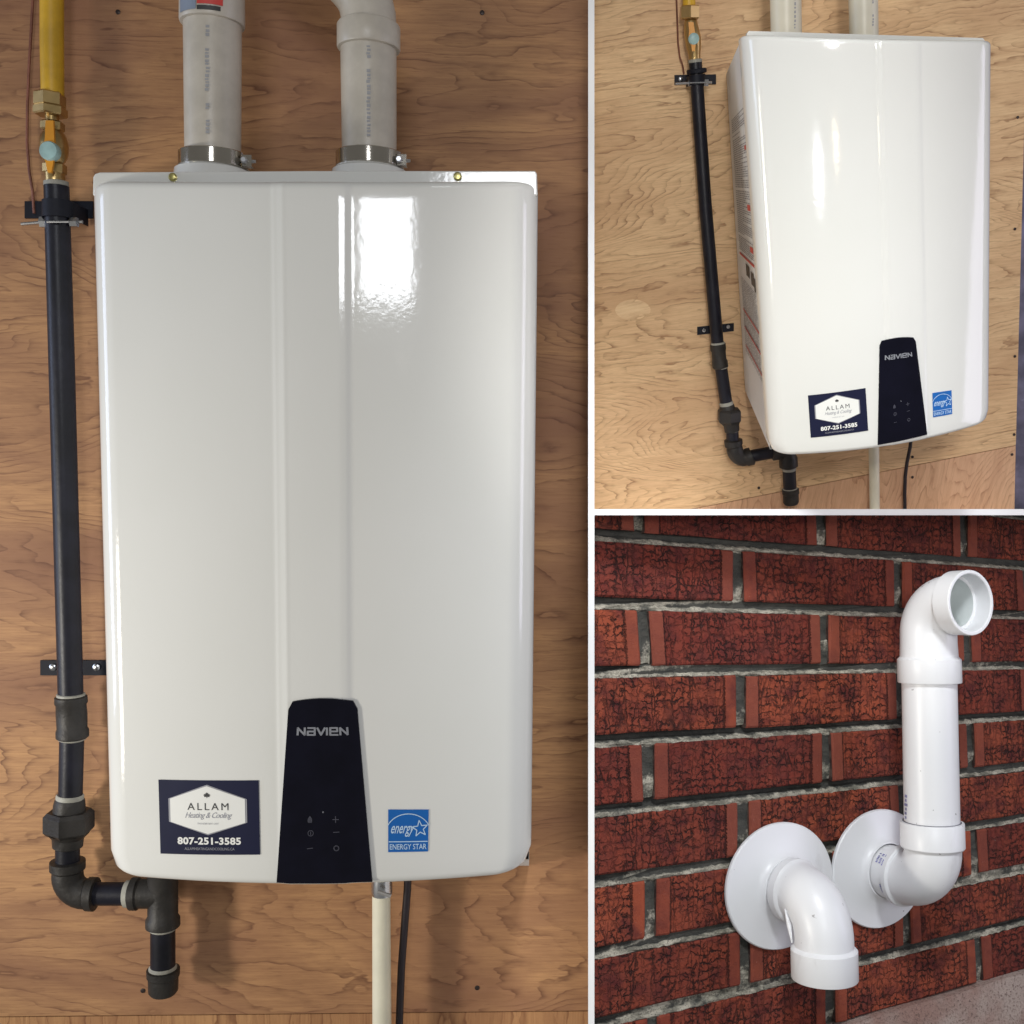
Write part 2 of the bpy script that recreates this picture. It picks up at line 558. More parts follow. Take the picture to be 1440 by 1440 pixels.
def text_mesh(s, shear=0.0, space=1.0, bold=0.0):
    cu = bpy.data.curves.new('t', 'FONT')
    cu.body = s
    cu.shear = shear
    cu.space_character = space
    cu.offset = bold
    cu.resolution_u = 3
    o = bpy.data.objects.new('t', cu)
    COL.objects.link(o)
    dg = bpy.context.evaluated_depsgraph_get()
    me = bpy.data.meshes.new_from_object(o.evaluated_get(dg))
    vs = [(v.co.x, v.co.y) for v in me.vertices]
    fs = [tuple(p.vertices) for p in me.polygons]
    bpy.data.objects.remove(o)
    bpy.data.meshes.remove(me)
    bpy.data.curves.remove(cu)
    x0, x1 = min(v[0] for v in vs), max(v[0] for v in vs)
    y0, y1 = min(v[1] for v in vs), max(v[1] for v in vs)
    return [((x - x0) / (x1 - x0), (y - y0) / (y1 - y0)) for x, y in vs], fs


def lerp(a, b, t):
    return a + (b - a) * t


def bil(q, s, t):
    """q: BL, BR, TR, TL"""
    return (1 - s) * (1 - t) * q[0] + s * (1 - t) * q[1] + s * t * q[2] + (1 - s) * t * q[3]


# ------------------------------------------------------------------ the walls of the three bays
XD, YD = 831.5, 720.2        # where the partitions stand
FAR = 260


def wall_poly(bay, pxs, y=0.0):
    return [(p.x, p.z) for p in (bay.at(a, b, y) for a, b in pxs)]


wa = Thing(BA, 'plywood_wall', 'honey brown plywood wall behind the large head-on water heater', None, BA.at(400, 1440), kind='structure')
s1 = MB().prism(wall_poly(BA, [(-FAR, -FAR), (XD, -FAR), (XD, 1421), (-FAR, 1432)]), 0, 0.018).build('plywood_sheet', WOODA, wa, False)
s2 = MB().prism(wall_poly(BA, [(-FAR, 1433.3), (XD, 1422.3), (XD, 1440 + FAR), (-FAR, 1440 + FAR)]), 0, 0.018).build('plywood_sheet', WOODA2, wa, False)


def screw(bay, th, parent, px, py, hw, mat=SCREWM, name='screw', y=0.0, proud=0.0008):
    c = bay.at(px, py, y)
    r = bay.rad(px, py, y, hw)
    m = MB()
    m.sweep([c + Vector((0, 0.002, 0)), c - Vector((0, proud, 0)), c - Vector((0, proud * 1.6, 0))], [r, r, r * 0.6], 12, axis=(0, -1, 0))
    return m.build(name, mat, (th, parent))


for px, py in ((166, 17), (678, 18), (671, 1389), (201, 1393)):
    screw(BA, wa, s1, px, py, 3.4)

wb = Thing(BB, 'plywood_wall', 'pale plywood wall behind the water heater that is seen from its side', None, BB.at(1137, 715), kind='structure')
seamB = lambda x: 690 + (x - 1103) * (626 - 690) / (1428 - 1103)
eu, el = 1452, 1426.5
t1 = MB().prism(wall_poly(BB, [(XD, -FAR), (eu, -FAR), (1428.5, seamB(1428.5)), (951, seamB(951)), (XD, YD)]), 0, 0.010).build('plywood_sheet', WOODB, wb, False)
t2 = MB().prism(wall_poly(BB, [(954, YD), (1428.3, seamB(1428.5) + 1.1), (el, YD)]), 0, 0.010).build('plywood_sheet', WOODB2, wb, False)
for px, py in ((1427, 501), (1426, 611), (1283, 642.5), (1283, 671), (1423, 639), (1431, 165), (1427, 322), (1067, 686)):
    screw(BB, wb, t1 if py < seamB(px) else t2, px, py, 2.0)
# lozenge repair patch set in the veneer
c = BB.at(890, 436)
pm = MB()
pp = []
for k in range(24):
    a = 2 * pi * k / 24
    pp.append(tuple(BB.at(890 + 25 * cos(a), 436 + 15 * (abs(sin(a)) ** 1.1) * (1 if sin(a) > 0 else -1))[i] for i in (0, 2)))
pm.prism(pp, -0.0004, 0.003)
pm.build('veneer_patch', wood_mat('patch_veneer', 0.56, ((0.84, 0.60, 0.34), (0.92, 0.68, 0.40), (0.75, 0.50, 0.27), (0.50, 0.29, 0.14)), 0.1, 2.0), (wb, t1), False)

vb = Thing(BB, 'vapour_barrier', 'dark bluish plastic sheet beyond the right edge of the pale plywood', 'plastic sheet', BB.at(1440, 715))
m = MB()
NX, NZ = 14, 40
g = []
for j in range(NZ + 1):
    for i in range(NX + 1):
        px = lerp(1400, 1700, i / NX)
        py = lerp(-FAR, YD, j / NZ)
        p = BB.at(px, py, 0.016)
        g.append(p + Vector((0, 0.004 * sin(i * 1.9 + j * 0.35) + 0.002 * sin(j * 1.1), 0)))
m.add(g, [(j * (NX + 1) + i, j * (NX + 1) + i + 1, (j + 1) * (NX + 1) + i + 1, (j + 1) * (NX + 1) + i) for j in range(NZ) for i in range(NX)])
vbo = m.build('film', PLASTIC, vb)
sm = vbo.modifiers.new('thickness', 'SOLIDIFY')
sm.thickness = 0.0006

# brick wall ---------------------------------------------------------
K = BC.k
CXM = [-0.008653491570396304, 1.0787946063049554, -0.045318329669585045, -0.13701978195670295, 0.262276630063218, -0.05586018749903837, 0.18421287814985737, -0.31297033596646195]
CZM = [0.007372715057145644, -0.039064290462572315, 1.033240904181707, 0.0007215633101512742, -0.12270981153686593, 0.0255676161982972, -0.01615136252999957, -0.015303135095988882]
COURSE, BH, PITCH, JT = 0.06037645, 0.04965057, 0.2133, 0.0125
VBOT = -(8 * COURSE + BH) - 0.001


def bmap(u, v):
    m = (1, u, v, u * u, u * v, v * v, u * v * v, u * u * v)
    return K * sum(a * b for a, b in zip(CXM, m)), K * sum(a * b for a, b in zip(CZM, m))


bw = Thing(BC, 'brick_wall', 'dark red rustic brick wall with weathered mortar joints behind the white vent pipes', None, BC.at(1137, 1439), kind='structure')
def dividing_planes(bay):
    """the two planes in which the partitions stand, in the bay's own coordinates"""
    inv = bay.M.inverted()
    co = inv @ Vector((0, 0, 0))
    out = []
    for nrm in (Vector((1, -(XD - CX) / FPX, 0)), Vector((0, -(YD - CY) / FPX, -1))):
        out.append((co, (bay.R.transposed() @ nrm).normalized()))
    return out


PLANES = dividing_planes(BC)


def clip_build(m, name, mat, th, uvs=None, smooth=False, parent=None):
    """build a mesh, cut off what would pass through a partition"""
    bm = bmesh.new()
    bv = [bm.verts.new(v) for v in m.v]
    lay = bm.loops.layers.uv.new('UVMap')
    for f in m.f:
        bf = bm.faces.new([bv[i] for i in f])
        for lp, i in zip(bf.loops, f):
            if uvs:
                lp[lay].uv = uvs[i]
    bmesh.ops.recalc_face_normals(bm, faces=bm.faces)
    for co, no in PLANES:
        r = bmesh.ops.bisect_plane(bm, geom=bm.verts[:] + bm.edges[:] + bm.faces[:], plane_co=co, plane_no=no, clear_inner=True, dist=1e-6)
        ed = [e for e in bm.edges if e.is_boundary]
        if ed:
            bmesh.ops.holes_fill(bm, edges=ed, sides=0)
    if len(bm.faces) < 3:
        bm.free()
        return None
    for v in bm.verts:
        v.co -= th.base
    me = bpy.data.meshes.new(name)
    bm.to_mesh(me)
    bm.free()
    me.materials.append(mat)
    o = bpy.data.objects.new(name, me)
    COL.objects.link(o)
    o.parent = parent or th.o
    return o


def proj(bay, p):
    w = bay.M @ Vector(p)
    return CX + FPX * w.x / w.y, CY - FPX * w.z / w.y


US = [0, 0.010, 0.067, 0.075, 0.30, 0.5, 0.70, 0.925, 0.933, 0.990, 1]
VS = [0, 0.035, 0.5, 0.965, 1]
for row in range(-2, 9):
    for n in range(-2, 5):
        off = 0.0 if row % 2 == 0 else 0.5
        u0 = (n + off) * PITCH + JT / 2
        u1 = (n + 1 + off) * PITCH - JT / 2
        v1 = -row * COURSE
        v0 = v1 - BH
        mid = proj(BC, (bmap((u0 + u1) / 2, (v0 + v1) / 2)[0], 0, bmap((u0 + u1) / 2, (v0 + v1) / 2)[1]))
        cs = [proj(BC, (bmap(a, b)[0], 0, bmap(a, b)[1])) for a in (u0, u1) for b in (v0, v1)]
        if max(a for a, b in cs) < XD + 2 or max(b for a, b in cs) < YD + 1 or min(a for a, b in cs) > 1560:
            continue
        ju = [random.uniform(-0.0015, 0.0015) for _ in range(4)]
        jz = [random.uniform(-0.0009, 0.0009) for _ in range(4)]
        tilt = random.uniform(-0.0012, 0.0012)
        proud = random.uniform(-0.001, 0.0012)
        m = MB()
        vs, uvs = [], []
        for j, tv in enumerate(VS):
            for i, tu in enumerate(US):
                uu = lerp(u0, u1, tu) + lerp(lerp(ju[0], ju[1], tu), lerp(ju[2], ju[3], tu), tv) * 0.7
                vv = lerp(v0, v1, tv) + lerp(lerp(jz[0], jz[1], tu), lerp(jz[2], jz[3], tu), tv)
                if i in (0, len(US) - 1):
                    uu += random.uniform(-0.0005, 0.0005)
                if j in (0, len(VS) - 1):
                    vv += random.uniform(-0.0004, 0.0004)
                x, z = bmap(uu, vv)
                y = proud + tilt * (tu - 0.5)
                if i in (0, len(US) - 1):
                    y += 0.0022
                elif 2 < i < len(US) - 3:
                    y += 0.0012 + random.uniform(-0.0008, 0.0008)
                if j in (0, len(VS) - 1):
                    y += 0.0016
                vs.append((x, y, z))
                uvs.append((tu, tv))
        nu, nv = len(US), len(VS)
        nb = len(vs)
        fs = [(j * nu + i, j * nu + i + 1, (j + 1) * nu + i + 1, (j + 1) * nu + i) for j in range(nv - 1) for i in range(nu - 1)]
        rim = [i for i in range(nu)] + [j * nu + nu - 1 for j in range(1, nv)] + [(nv - 1) * nu + i for i in range(nu - 2, -1, -1)] + [j * nu for j in range(nv - 2, 0, -1)]
        for i in rim:
            vs.append((vs[i][0], 0.035, vs[i][2]))
            ua, va_ = uvs[i]
            uvs.append((-3 if ua == 0 else 4 if ua == 1 else ua, -3 if va_ == 0 else 4 if va_ == 1 else va_))
        R = len(rim)
        fs += [(rim[k], nb + k, nb + (k + 1) % R, rim[(k + 1) % R]) for k in range(R)]
        fs.append(tuple(nb + k for k in range(R)))
        m.add(vs, fs)
        clip_build(m, 'brick', BRICK, bw, uvs)

m = MB()
NU = 260
rowsv = []
GAP = COURSE - BH
for r_ in range(-3, 9):
    vt = -(r_ * COURSE)
    vb_ = vt - BH
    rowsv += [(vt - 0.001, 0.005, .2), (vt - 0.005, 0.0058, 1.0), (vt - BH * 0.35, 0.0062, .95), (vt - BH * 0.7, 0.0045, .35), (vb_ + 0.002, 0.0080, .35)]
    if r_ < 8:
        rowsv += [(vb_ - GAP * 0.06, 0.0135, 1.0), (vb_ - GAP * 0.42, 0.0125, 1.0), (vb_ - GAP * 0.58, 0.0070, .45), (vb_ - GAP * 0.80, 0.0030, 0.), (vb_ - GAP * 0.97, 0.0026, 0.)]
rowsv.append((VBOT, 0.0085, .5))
GR = []
g = []
NV = len(rowsv) - 1
wob = [[random.uniform(-1, 1) for _ in range(NU // 4 + 3)] for _ in range(NV + 1)]
for j in range(NV + 1):
    for i in range(NU + 1):
        x, z = bmap(lerp(-0.30, 0.95, i / NU), rowsv[j][0] + (random.uniform(-0.0009, 0.0009)))
        g.append((x, rowsv[j][1] * 1.15 + lerp(wob[j][i // 4], wob[j][i // 4 + 1], i % 4 / 4) * 0.0011 + random.uniform(-0.0006, 0.0006), z))
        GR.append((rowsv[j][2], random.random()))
f = [(j * (NU + 1) + i, j * (NU + 1) + i + 1, (j + 1) * (NU + 1) + i + 1, (j + 1) * (NU + 1) + i) for j in range(NV) for i in range(NU)]
k0 = len(g)
x0, z0 = bmap(-0.30, 0.20)
m.add(g, f)
# back of the mortar bed
m.add([(bmap(a, b)[0], 0.05, bmap(a, b)[1]) for a, b in ((-0.3, 0.2), (0.95, 0.2), (0.95, VBOT), (-0.3, VBOT))], [(0, 1, 2, 3)])
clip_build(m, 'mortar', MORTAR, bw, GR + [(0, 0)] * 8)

# parged foundation below the bricks
fn = Thing(BC, 'foundation', 'rough pinkish grey parged foundation under the brick wall', None, BC.at(1330, 1430), kind='structure')
m = MB()
g = []
NU, NV = 70, 16
for j in range(NV + 1):
    for i in range(NU + 1):
        u = lerp(-0.3, 0.95, i / NU)
        x, z = bmap(u, VBOT)
        dz = (0 if j == 0 else 0.012 * min(j, 2) / 2 * 0 + (j - 1) / (NV - 1) * 0.30)
        y = (0.02 if j == 0 else -0.008) + random.uniform(-0.0015, 0.0015)
        g.append((x, y, z - dz - 0.0012 * sin(i * 0.7)))
m.add(g, [(j * (NU + 1) + i, j * (NU + 1) + i + 1, (j + 1) * (NU + 1) + i + 1, (j + 1) * (NU + 1) + i) for j in range(NV) for i in range(NU)])
clip_build(m, 'parging', STUCCO, fn, smooth=True)

# white partitions between the bays ----------------------------------


def wpt(px, py, Y):
    return Vector(((px - CX) / FPX * Y, Y, -(py - CY) / FPX * Y))


def partition(name, a, b, na, hw, fy, label):
    """a thin board standing edge-on between two bays; a, b: ends; fy: front and back distances at each end"""
    th = Thing.__new__(Thing)
    o = bpy.data.objects.new(name, None)
    COL.objects.link(o)
    o['kind'] = 'structure'
    o['label'] = label
    th.o, th.base = o, wpt(*a, fy[0][0])
    o.location = th.base
    vs = []
    for (px, py), (f0, f1) in ((a, fy[0]), (b, fy[1])):
        for Y in (f0, f1):
            t = hw / FPX * f0
            c0 = wpt(px, py, Y)
            vs += [c0 - na * t, c0 + na * t]
    MB().add(vs, [(0, 1, 3, 2), (4, 6, 7, 5), (0, 4, 5, 1), (1, 5, 7, 3), (3, 7, 6, 2), (2, 6, 4, 0)]).build('board', BOARD, th, False)


partition('partition', (XD, -FAR), (XD, 1440 + FAR), Vector((1, 0, 0)), 4.4, ((1.17, 1.60), (1.17, 1.60)), 'upright white partition board between the head-on heater and the two right-hand views')
partition('partition', (XD + 4.5, YD), (1440 + FAR, YD), Vector((0, 0, 1)), 4.3, ((1.20, 1.56), (1.50, 1.80)), 'level white partition board between the side-on heater and the brick wall')

# ------------------------------------------------------------------ water heater


class Heater:
    def __init__(s, bay, front, D, B, back, band, label):
        s.bay = bay
        s.D, s.B = D, B
        s.sag = 0.008 * bay.k
        s.q = [bay.at(px, py, -D) for px, py in front]      # BL BR TR TL
        s.q = [Vector((p.x, p.z)) for p in s.q]
        s.bk = [Vector((bay.at(px, py, 0).x, bay.at(px, py, 0).z)) for px, py in back]
        s.band = band
        base = bil(s.q, 0.5, 0)
        s.th = Thing(bay, 'water_heater', label, 'water heater', (base.x, 0, base.y))

    def uv(s, x, z):
        u, v = 0.5, 0.5
        for _ in range(6):
            p = bil(s.q, u, v)
            w = (bil(s.q, 1, v) - bil(s.q, 0, v)).x
            h = (bil(s.q, u, 1) - bil(s.q, u, 0)).y
            u += (x - p.x) / w
            v += (z - p.y) / h
        return u, v

    def pt(s, u, v):
        p = bil(s.q, u, v)
        p.y -= s.sag * (1 - (2 * u - 1) ** 2) * max(0, v) ** 3
        return p

    def depth(s, u, v):
        k = s.bay.k
        (l1, r1), (l0, r0) = s.band
        t = max(0, min(1.05, v))
        bl, br = lerp(l0, l1, t), lerp(r0, r1, t)
        W = 0.016

        def st(a):
            a = max(0.0, min(1.0, a))
            return a * a * (3 - 2 * a)
        h = 0.0019 * k * st((u - bl + W) / (2 * W)) * st((br + W - u) / (2 * W))
        h += 0.00030 * k * (math.exp(-((u - bl + 0.006) / 0.0035) ** 2) + math.exp(-((u - bl - 0.014) / 0.0035) ** 2)) + 0.0003 * k * math.exp(-((u - br) / 0.006) ** 2)
        c = (2 * u - 1)
        return s.D + s.B * (1 - c * c) + h

    def surf(s, x, z, off=0.0):
        u, v = s.uv(x, z)
        return Vector((x, -s.depth(u, v) - off, z))

    def pix(s, px, py):
        """pixel -> (x, z) on the bulged front"""
        y = -s.D
        for _ in range(5):
            p = s.bay.at(px, py, y)
            y = s.surf(p.x, p.z).y
        return Vector((p.x, p.z))

    def cover(s):
        k = s.bay.k
        r, rt = 0.026 * k, 0.009 * k
        sk = 0.050 * k
        cols, rows = [], []
        W = (s.q[1] - s.q[0]).length
        H = (s.q[3] - s.q[0]).length
        cols.append((0.0, sk))
        for i in range(9):
            a = i / 8 * pi / 2
            cols.append((r * (1 - cos(a)) / W, r * (1 - sin(a))))
        half = list(cols)
        us = [r / W + (1 - 2 * r / W) * i / 260 for i in range(1, 260)]
        cols = half + [(u, 0) for u in us] + [(1 - u, d) for u, d in reversed(half)]
        hr = [(0.0, sk)] + [(rt * (1 - cos(i / 6 * pi / 2)) / H, rt * (1 - sin(i / 6 * pi / 2))) for i in range(7)]
        vs_ = [rt / H + (1 - 2 * rt / H) * i / 46 for i in range(1, 46)]
        rows = hr + [(v, 0) for v in vs_] + [(1 - v, d) for v, d in reversed(hr)]
        g = []
        rb, rtp = 0.024 * k, 0.009 * k
        for v, dv in rows:
            lo, hi = v * H, (1 - v) * H
            ins = 0
            if lo < rb:
                ins = rb - sqrt(max(0, rb * rb - (rb - lo) ** 2))
            if hi < rtp:
                ins = rtp - sqrt(max(0, rtp * rtp - (rtp - hi) ** 2))
            for u, du in cols:
                un = ins / W + u * (1 - 2 * ins / W)
                p = s.pt(un, v)
                d = s.depth(un, v) - min(sk, du + dv)
                g.append((p.x, -d, p.y))
        n = len(cols)
        m = MB().add(g, [(j * n + i, j * n + i + 1, (j + 1) * n + i + 1, (j + 1) * n + i) for j in range(len(rows) - 1) for i in range(n - 1)])
        return m.build('front_cover', PAINT, s.th)

    def case(s):
        k = s.bay.k
        f = [bil(s.q, a, b) for a, b in ((0.006, 0.006), (0.994, 0.006), (0.994, 0.994), (0.006, 0.994))]
        yf = -(s.D - 0.030 * k)
        vs = [(p.x, yf, p.y) for p in f] + [(p.x, -0.006, p.y) for p in s.bk]
        m = MB()
        V = [Vector(v) for v in vs]
        for a, b, c, d in ((4, 5, 6, 7), (0, 1, 5, 4), (1, 2, 6, 5), (2, 3, 7, 6), (3, 0, 4, 7)):
            n = 16
            m.add([lerp(lerp(V[a], V[b], i / n), lerp(V[d], V[c], i / n), j / n) for j in range(n + 1) for i in range(n + 1)],
                  [(j * (n + 1) + i, j * (n + 1) + i + 1, (j + 1) * (n + 1) + i + 1, (j + 1) * (n + 1) + i) for j in range(n) for i in range(n)])
        return m.build('case', CASEPAINT, s.th, False)

    def decal(s, name, mat, parent, q, polys, off, box=None):
        """polys: list of (verts (s,t), faces) in the unit square of quad q, laid on the bulged front"""
        m = MB()
        for vs, fs in polys:
            out = []
            for a, b in vs:
                if box:
                    a, b = lerp(box[0], box[1], a), lerp(box[2], box[3], b)
                p = bil(q, a, b)
                out.append(s.surf(p.x, p.y, off))
            m.add(out, fs)
        return m.build(name, mat, (s.th, parent) if parent else s.th, False)


def gridpoly(n, m, f=lambda a, b: (a, b)):
    vs = [f(i / n, j / m) for j in range(m + 1) for i in range(n + 1)]
    fs = [(j * (n + 1) + i, j * (n + 1) + i + 1, (j + 1) * (n + 1) + i + 1, (j + 1) * (n + 1) + i) for j in range(m) for i in range(n)]
    return vs, fs


def quads(qs):
    """subdivide each quad so that it follows the bulge"""
    out = []
    for q in qs:
        def f(a, b, q=q):
            x = (1 - a) * (1 - b) * q[0][0] + a * (1 - b) * q[3][0] + a * b * q[2][0] + (1 - a) * b * q[1][0]
            y = (1 - a) * (1 - b) * q[0][1] + a * (1 - b) * q[3][1] + a * b * q[2][1] + (1 - a) * b * q[1][1]
            return x, y
        out.append(gridpoly(3, 1, f))
    return out


def interp(pts, x):
    for (x0, y0), (x1, y1) in zip(pts[:-1], pts[1:]):
        if x <= x1:
            return lerp(y0, y1, (x - x0) / (x1 - x0) if x1 > x0 else 0)
    return pts[-1][1]


def make_heater(bay, front, D, B, back, band, label, panel, sticker, energy, tiny):
    h = Heater(bay, front, D, B, back, band, label)
    k = bay.k
    th = h.th
    h.cover()
    cs = h.case()
    # control panel: slab with chamfered, arched head
    P = [h.pix(*p) for p in panel]     # BL BR TR TL

    def half(t):
        # head: width tapers through a chamfer, then an arch
        return 1.0 if t <= 1 else 1 - (t - 1) / 0.045 * 0.11
    N, Mv = 14, 30
    tt = [i / 26 for i in range(27)] + [1.022, 1.045]
    vs = []
    for t in tt:
        for i in range(N + 1):
            a = i / N
            hw = half(t)
            s_ = 0.5 + (a - 0.5) * hw
            arch = 0.0
            if t > 1:
                arch = 0.017 * (1 - (2 * a - 1) ** 2) * (t - 1) / 0.045
            p = bil(P, s_, t + arch)
            vs.append(p)
    n = N + 1
    front_v = [h.surf(p.x, p.y, 0.0022 * k) for p in vs]
    rim = list(range(n)) + [j * n + N for j in range(1, len(tt))] + [(len(tt) - 1) * n + i for i in range(N - 1, -1, -1)] + [j * n for j in range(len(tt) - 2, 0, -1)]
    m = MB()
    nb = len(front_v)
    allv = front_v + [front_v[i] + Vector((0, 0.004 * k, 0)) for i in rim]
    fs = [(j * n + i, j * n + i + 1, (j + 1) * n + i + 1, (j + 1) * n + i) for j in range(len(tt) - 1) for i in range(N)]
    fs += [(rim[q], nb + q, nb + (q + 1) % len(rim), rim[(q + 1) % len(rim)]) for q in range(len(rim))]
    m.add(allv, fs)
    cp = m.build('control_panel', GLASS, th)
    o1 = 0.0027 * k
    # maker's name in squared letters
    L = {
        'N': [[(0, 0), (0, 1)], [(0, 1), (0.8, 0)], [(0.8, 0), (0.8, 1)]],
        'a': [[(0.02, 1), (0.8, 1), (0.8, 0)], [(0.8, 0), (0, 0), (0, 0.5), (0.8, 0.5)]],
        'V': [[(0, 1), (0.42, 0), (0.86, 1)]],
        'I': [[(0, 0), (0, 1)]],
        'e': [[(0.85, 0), (0, 0), (0, 1), (0.8, 1), (0.8, 0.5), (0, 0.5)]],
    }
    x = 0.0
    qs = []
    for ch, adv in zip('NaVIeN', (1.15, 1.1, 1.1, 0.38, 1.15, 0.8)):
        qs += strokes([[(px + x, py) for px, py in ln] for ln in L[ch]], 0.24)
        x += adv
    qs = [[(a / x, b) for a, b in q] for q in qs]
    h.decal('maker_name', SILVER, cp, P, quads(qs), o1, (0.155, 0.84, 0.857, 0.896))

    # touch icons
    def icon(lines, wd, cx_, cy_, sz):
        return quads([[(cx_ + a * sz, cy_ + b * sz * 0.52) for a, b in q] for q in strokes(lines, wd)])
    circ = lambda r, n_=12, a0=0, a1=2 * pi: [(r * cos(a0 + (a1 - a0) * i / n_), r * sin(a0 + (a1 - a0) * i / n_)) for i in range(n_ + 1)]
    h.decal('icon', DIMINK, cp, P, icon([[(0, 1), (-.55, 0), (-.5, -.8), (.5, -.8), (.55, 0), (0, 1)], [(0, .2), (0, -.8)]], .42, .344, .372, .034), o1)
    h.decal('icon', DIMINK, cp, P, icon([[(-1, 0), (1, 0)], [(0, -1), (0, 1)]], .28, .642, .372, .034), o1)
    h.decal('icon', DIMINK, cp, P, icon([circ(.9), [(0, .5), (0, -.5)]], .26, .355, .294, .034), o1)
    h.decal('icon', DIMINK, cp, P, icon([[(-1, 0), (1, .1)]], .26, .646, .298, .034), o1)
    h.decal('icon', DIMINK, cp, P, icon([[(-.9, -.1), (.9, .1)]], .24, .350, .206, .034), o1)
    h.decal('icon', DIMINK, cp, P, icon([circ(.8)], .36, .641, .206, .034), o1)
    h.decal('indicator_light', SILVER, cp, P, icon([circ(.3, 6)], .4, .497, .415, .02), o1)

    # company sticker
    S = [h.pix(*p) for p in sticker]
    st = h.decal('company_sticker', NAVY, None, S, [gridpoly(16, 6)], 0.0007 * k)

    def hexa(g):
        cxs, cys = 0.489, 0.60
        top = [(0.104 - g, 0.751), (0.4875, 0.938 + g), (0.875 + g, 0.751)]
        bot = [(0.104 - g, 0.440), (0.490, 0.271 - g), (0.875 + g, 0.435)]
        return gridpoly(16, 1, lambda a, b: (lerp(0.104 - g, 0.875 + g, a), lerp(interp(bot, lerp(0.104 - g, 0.875 + g, a)), interp(top, lerp(0.104 - g, 0.875 + g, a)), b)))
    em = h.decal('emblem_border', GREYINK, st, S, [hexa(0.006)], 0.0010 * k)
    h.decal('emblem', WHITEINK, st, S, [hexa(-0.012)], 0.0013 * k)
    leaf = [(0, -.9), (.12, -.35), (.75, -.45), (.65, -.15), (1.0, .2), (.75, .3), (.6, .55), (.3, .35), (.35, .8), (.15, .7), (0, 1.0)]
    leaf = leaf + [(-a, b) for a, b in reversed(leaf[1:-1])]
    lv = [(0.488 + a * 0.036, 0.800 + b * 0.045) for a, b in leaf]
    h.decal('leaf_mark', DARKINK, st, S, [([(0.488, 0.80)] + lv, [(0, i + 1, (i + 1) % len(lv) + 1) for i in range(len(lv))])], 0.0016 * k)
    h.decal('lettering', DARKINK, st, S, [text_mesh('ALLAM', space=1.35)], 0.0016 * k, (0.29, 0.70, 0.605, 0.700))
    h.decal('lettering', GREYINK, st, S, [text_mesh('Heating & Cooling', shear=0.45, space=0.92)], 0.0016 * k, (0.265, 0.735, 0.475, 0.575))
    h.decal('lettering', GREYINK, st, S, [text_mesh('THUNDER BAY, ONT')], 0.0016 * k, (0.385, 0.60, 0.408, 0.435))
    h.decal('lettering', WHITEINK, st, S, [text_mesh('807-251-3585', bold=0.035, space=1.05)], 0.0010 * k, (0.18, 0.815, 0.135, 0.235))
    h.decal('lettering', GREYINK, st, S, [text_mesh('ALLAMHEATINGANDCOOLING.CA')], 0.0010 * k, (0.25, 0.75, 0.062, 0.098))

    # energy label
    Eq = [h.pix(*p) for p in energy]
    en = h.decal('energy_label', BLUE, None, Eq, [gridpoly(8, 6)], 0.0007 * k)
    arc = [(0.5 + 0.56 * cos(a), 0.43 + 0.47 * sin(a)) for a in [radians(25 + i * 130 / 16) for i in range(17)]]
    h.decal('arc_mark', PALEBLUE, en, Eq, quads(strokes([arc], 0.022)), 0.0010 * k)
    h.decal('rule_line', PALEBLUE, en, Eq, quads(strokes([[(0.02, 0.245), (0.98, 0.245)]], 0.022)), 0.0010 * k)
    star = []
    for i in range(11):
        a = pi / 2 + i * pi / 5 + 0.12
        r = 0.20 if i % 2 == 0 else 0.085
        star.append((0.79 + r * cos(a), 0.55 + r * sin(a) * 0.98))
    h.decal('star_mark', PALEBLUE, en, Eq, quads(strokes([star], 0.024)), 0.0010 * k)
    h.decal('lettering', PALEBLUE, en, Eq, [text_mesh('energy', shear=0.5, bold=0.01)], 0.0010 * k, (0.07, 0.66, 0.36, 0.62))
    h.decal('lettering', PALEBLUE, en, Eq, [text_mesh('ENERGY STAR', bold=0.01)], 0.0010 * k, (0.04, 0.96, 0.06, 0.19))
    return h, cs


# --- head-on heater
hA, caseA = make_heater(BA, [(146, 1232), (747, 1229), (757, 252), (120, 252)], 0.33, 0.029,
                        [(170, 1212), (744, 1215), (748, 262), (142, 262)],
                        ((0.432, 0.582), (0.432, 0.578)),
                        'large white glossy water heater seen head-on, two grey vent pipes rising from its top',
                        [(389.5, 1240), (524, 1239), (503, 996), (406, 997)],
                        [(226, 1200), (366, 1201.5), (364, 1097), (223, 1096)],
                        [(546, 1198), (602, 1197), (603, 1138), (546, 1138)], False)
# top flange with two screws
yF = -(0.33 - 0.012)
m = MB()
poly = [(p.x, p.z) for p in (BA.at(a, b, yF) for a, b in ((130, 275), (130.5, 249), (133, 244), (140, 242), (440, 240), (752, 240), (755, 243), (756, 275)))]
m.prism(poly, yF, yF + 0.016)
fl = m.build('top_flange', PAINT, hA.th, False)
bv = fl.modifiers.new('b', 'BEVEL')
bv.width = 0.0015
bv.segments = 2
for px, py in ((243.5, 249.5), (643.5, 248.5)):
    c = BA.at(px, py, yF)
    r = BA.rad(px, py, yF, 6.0)
    m = MB().sweep([c + Vector((0, .002, 0)), c - Vector((0, .002, 0)), c - Vector((0, .0035, 0)), c - Vector((0, .0038, 0))], [r, r, r * .7, r * .2], 12, axis=(0, -1, 0))
    so = m.build('screw', YZINC, (hA.th, fl))
YV = -0.20


def vlathe(bay, y, prof, name, mat, th, parent=None, n=36, cap=True, x_tilt=True):
    """a turned body seen upright: prof = [(px, py, half width px)] from top to bottom, at depth y"""
    pts = [bay.at(px, py, y) for px, py, hw in prof]
    rd = [bay.rad(px, py, y, hw) for px, py, hw in prof]
    ax = (pts[-1] - pts[0])
    m = MB().sweep(pts, rd, n, cap, axis=ax)
    return m.build(name, mat, (th, parent) if parent else th)


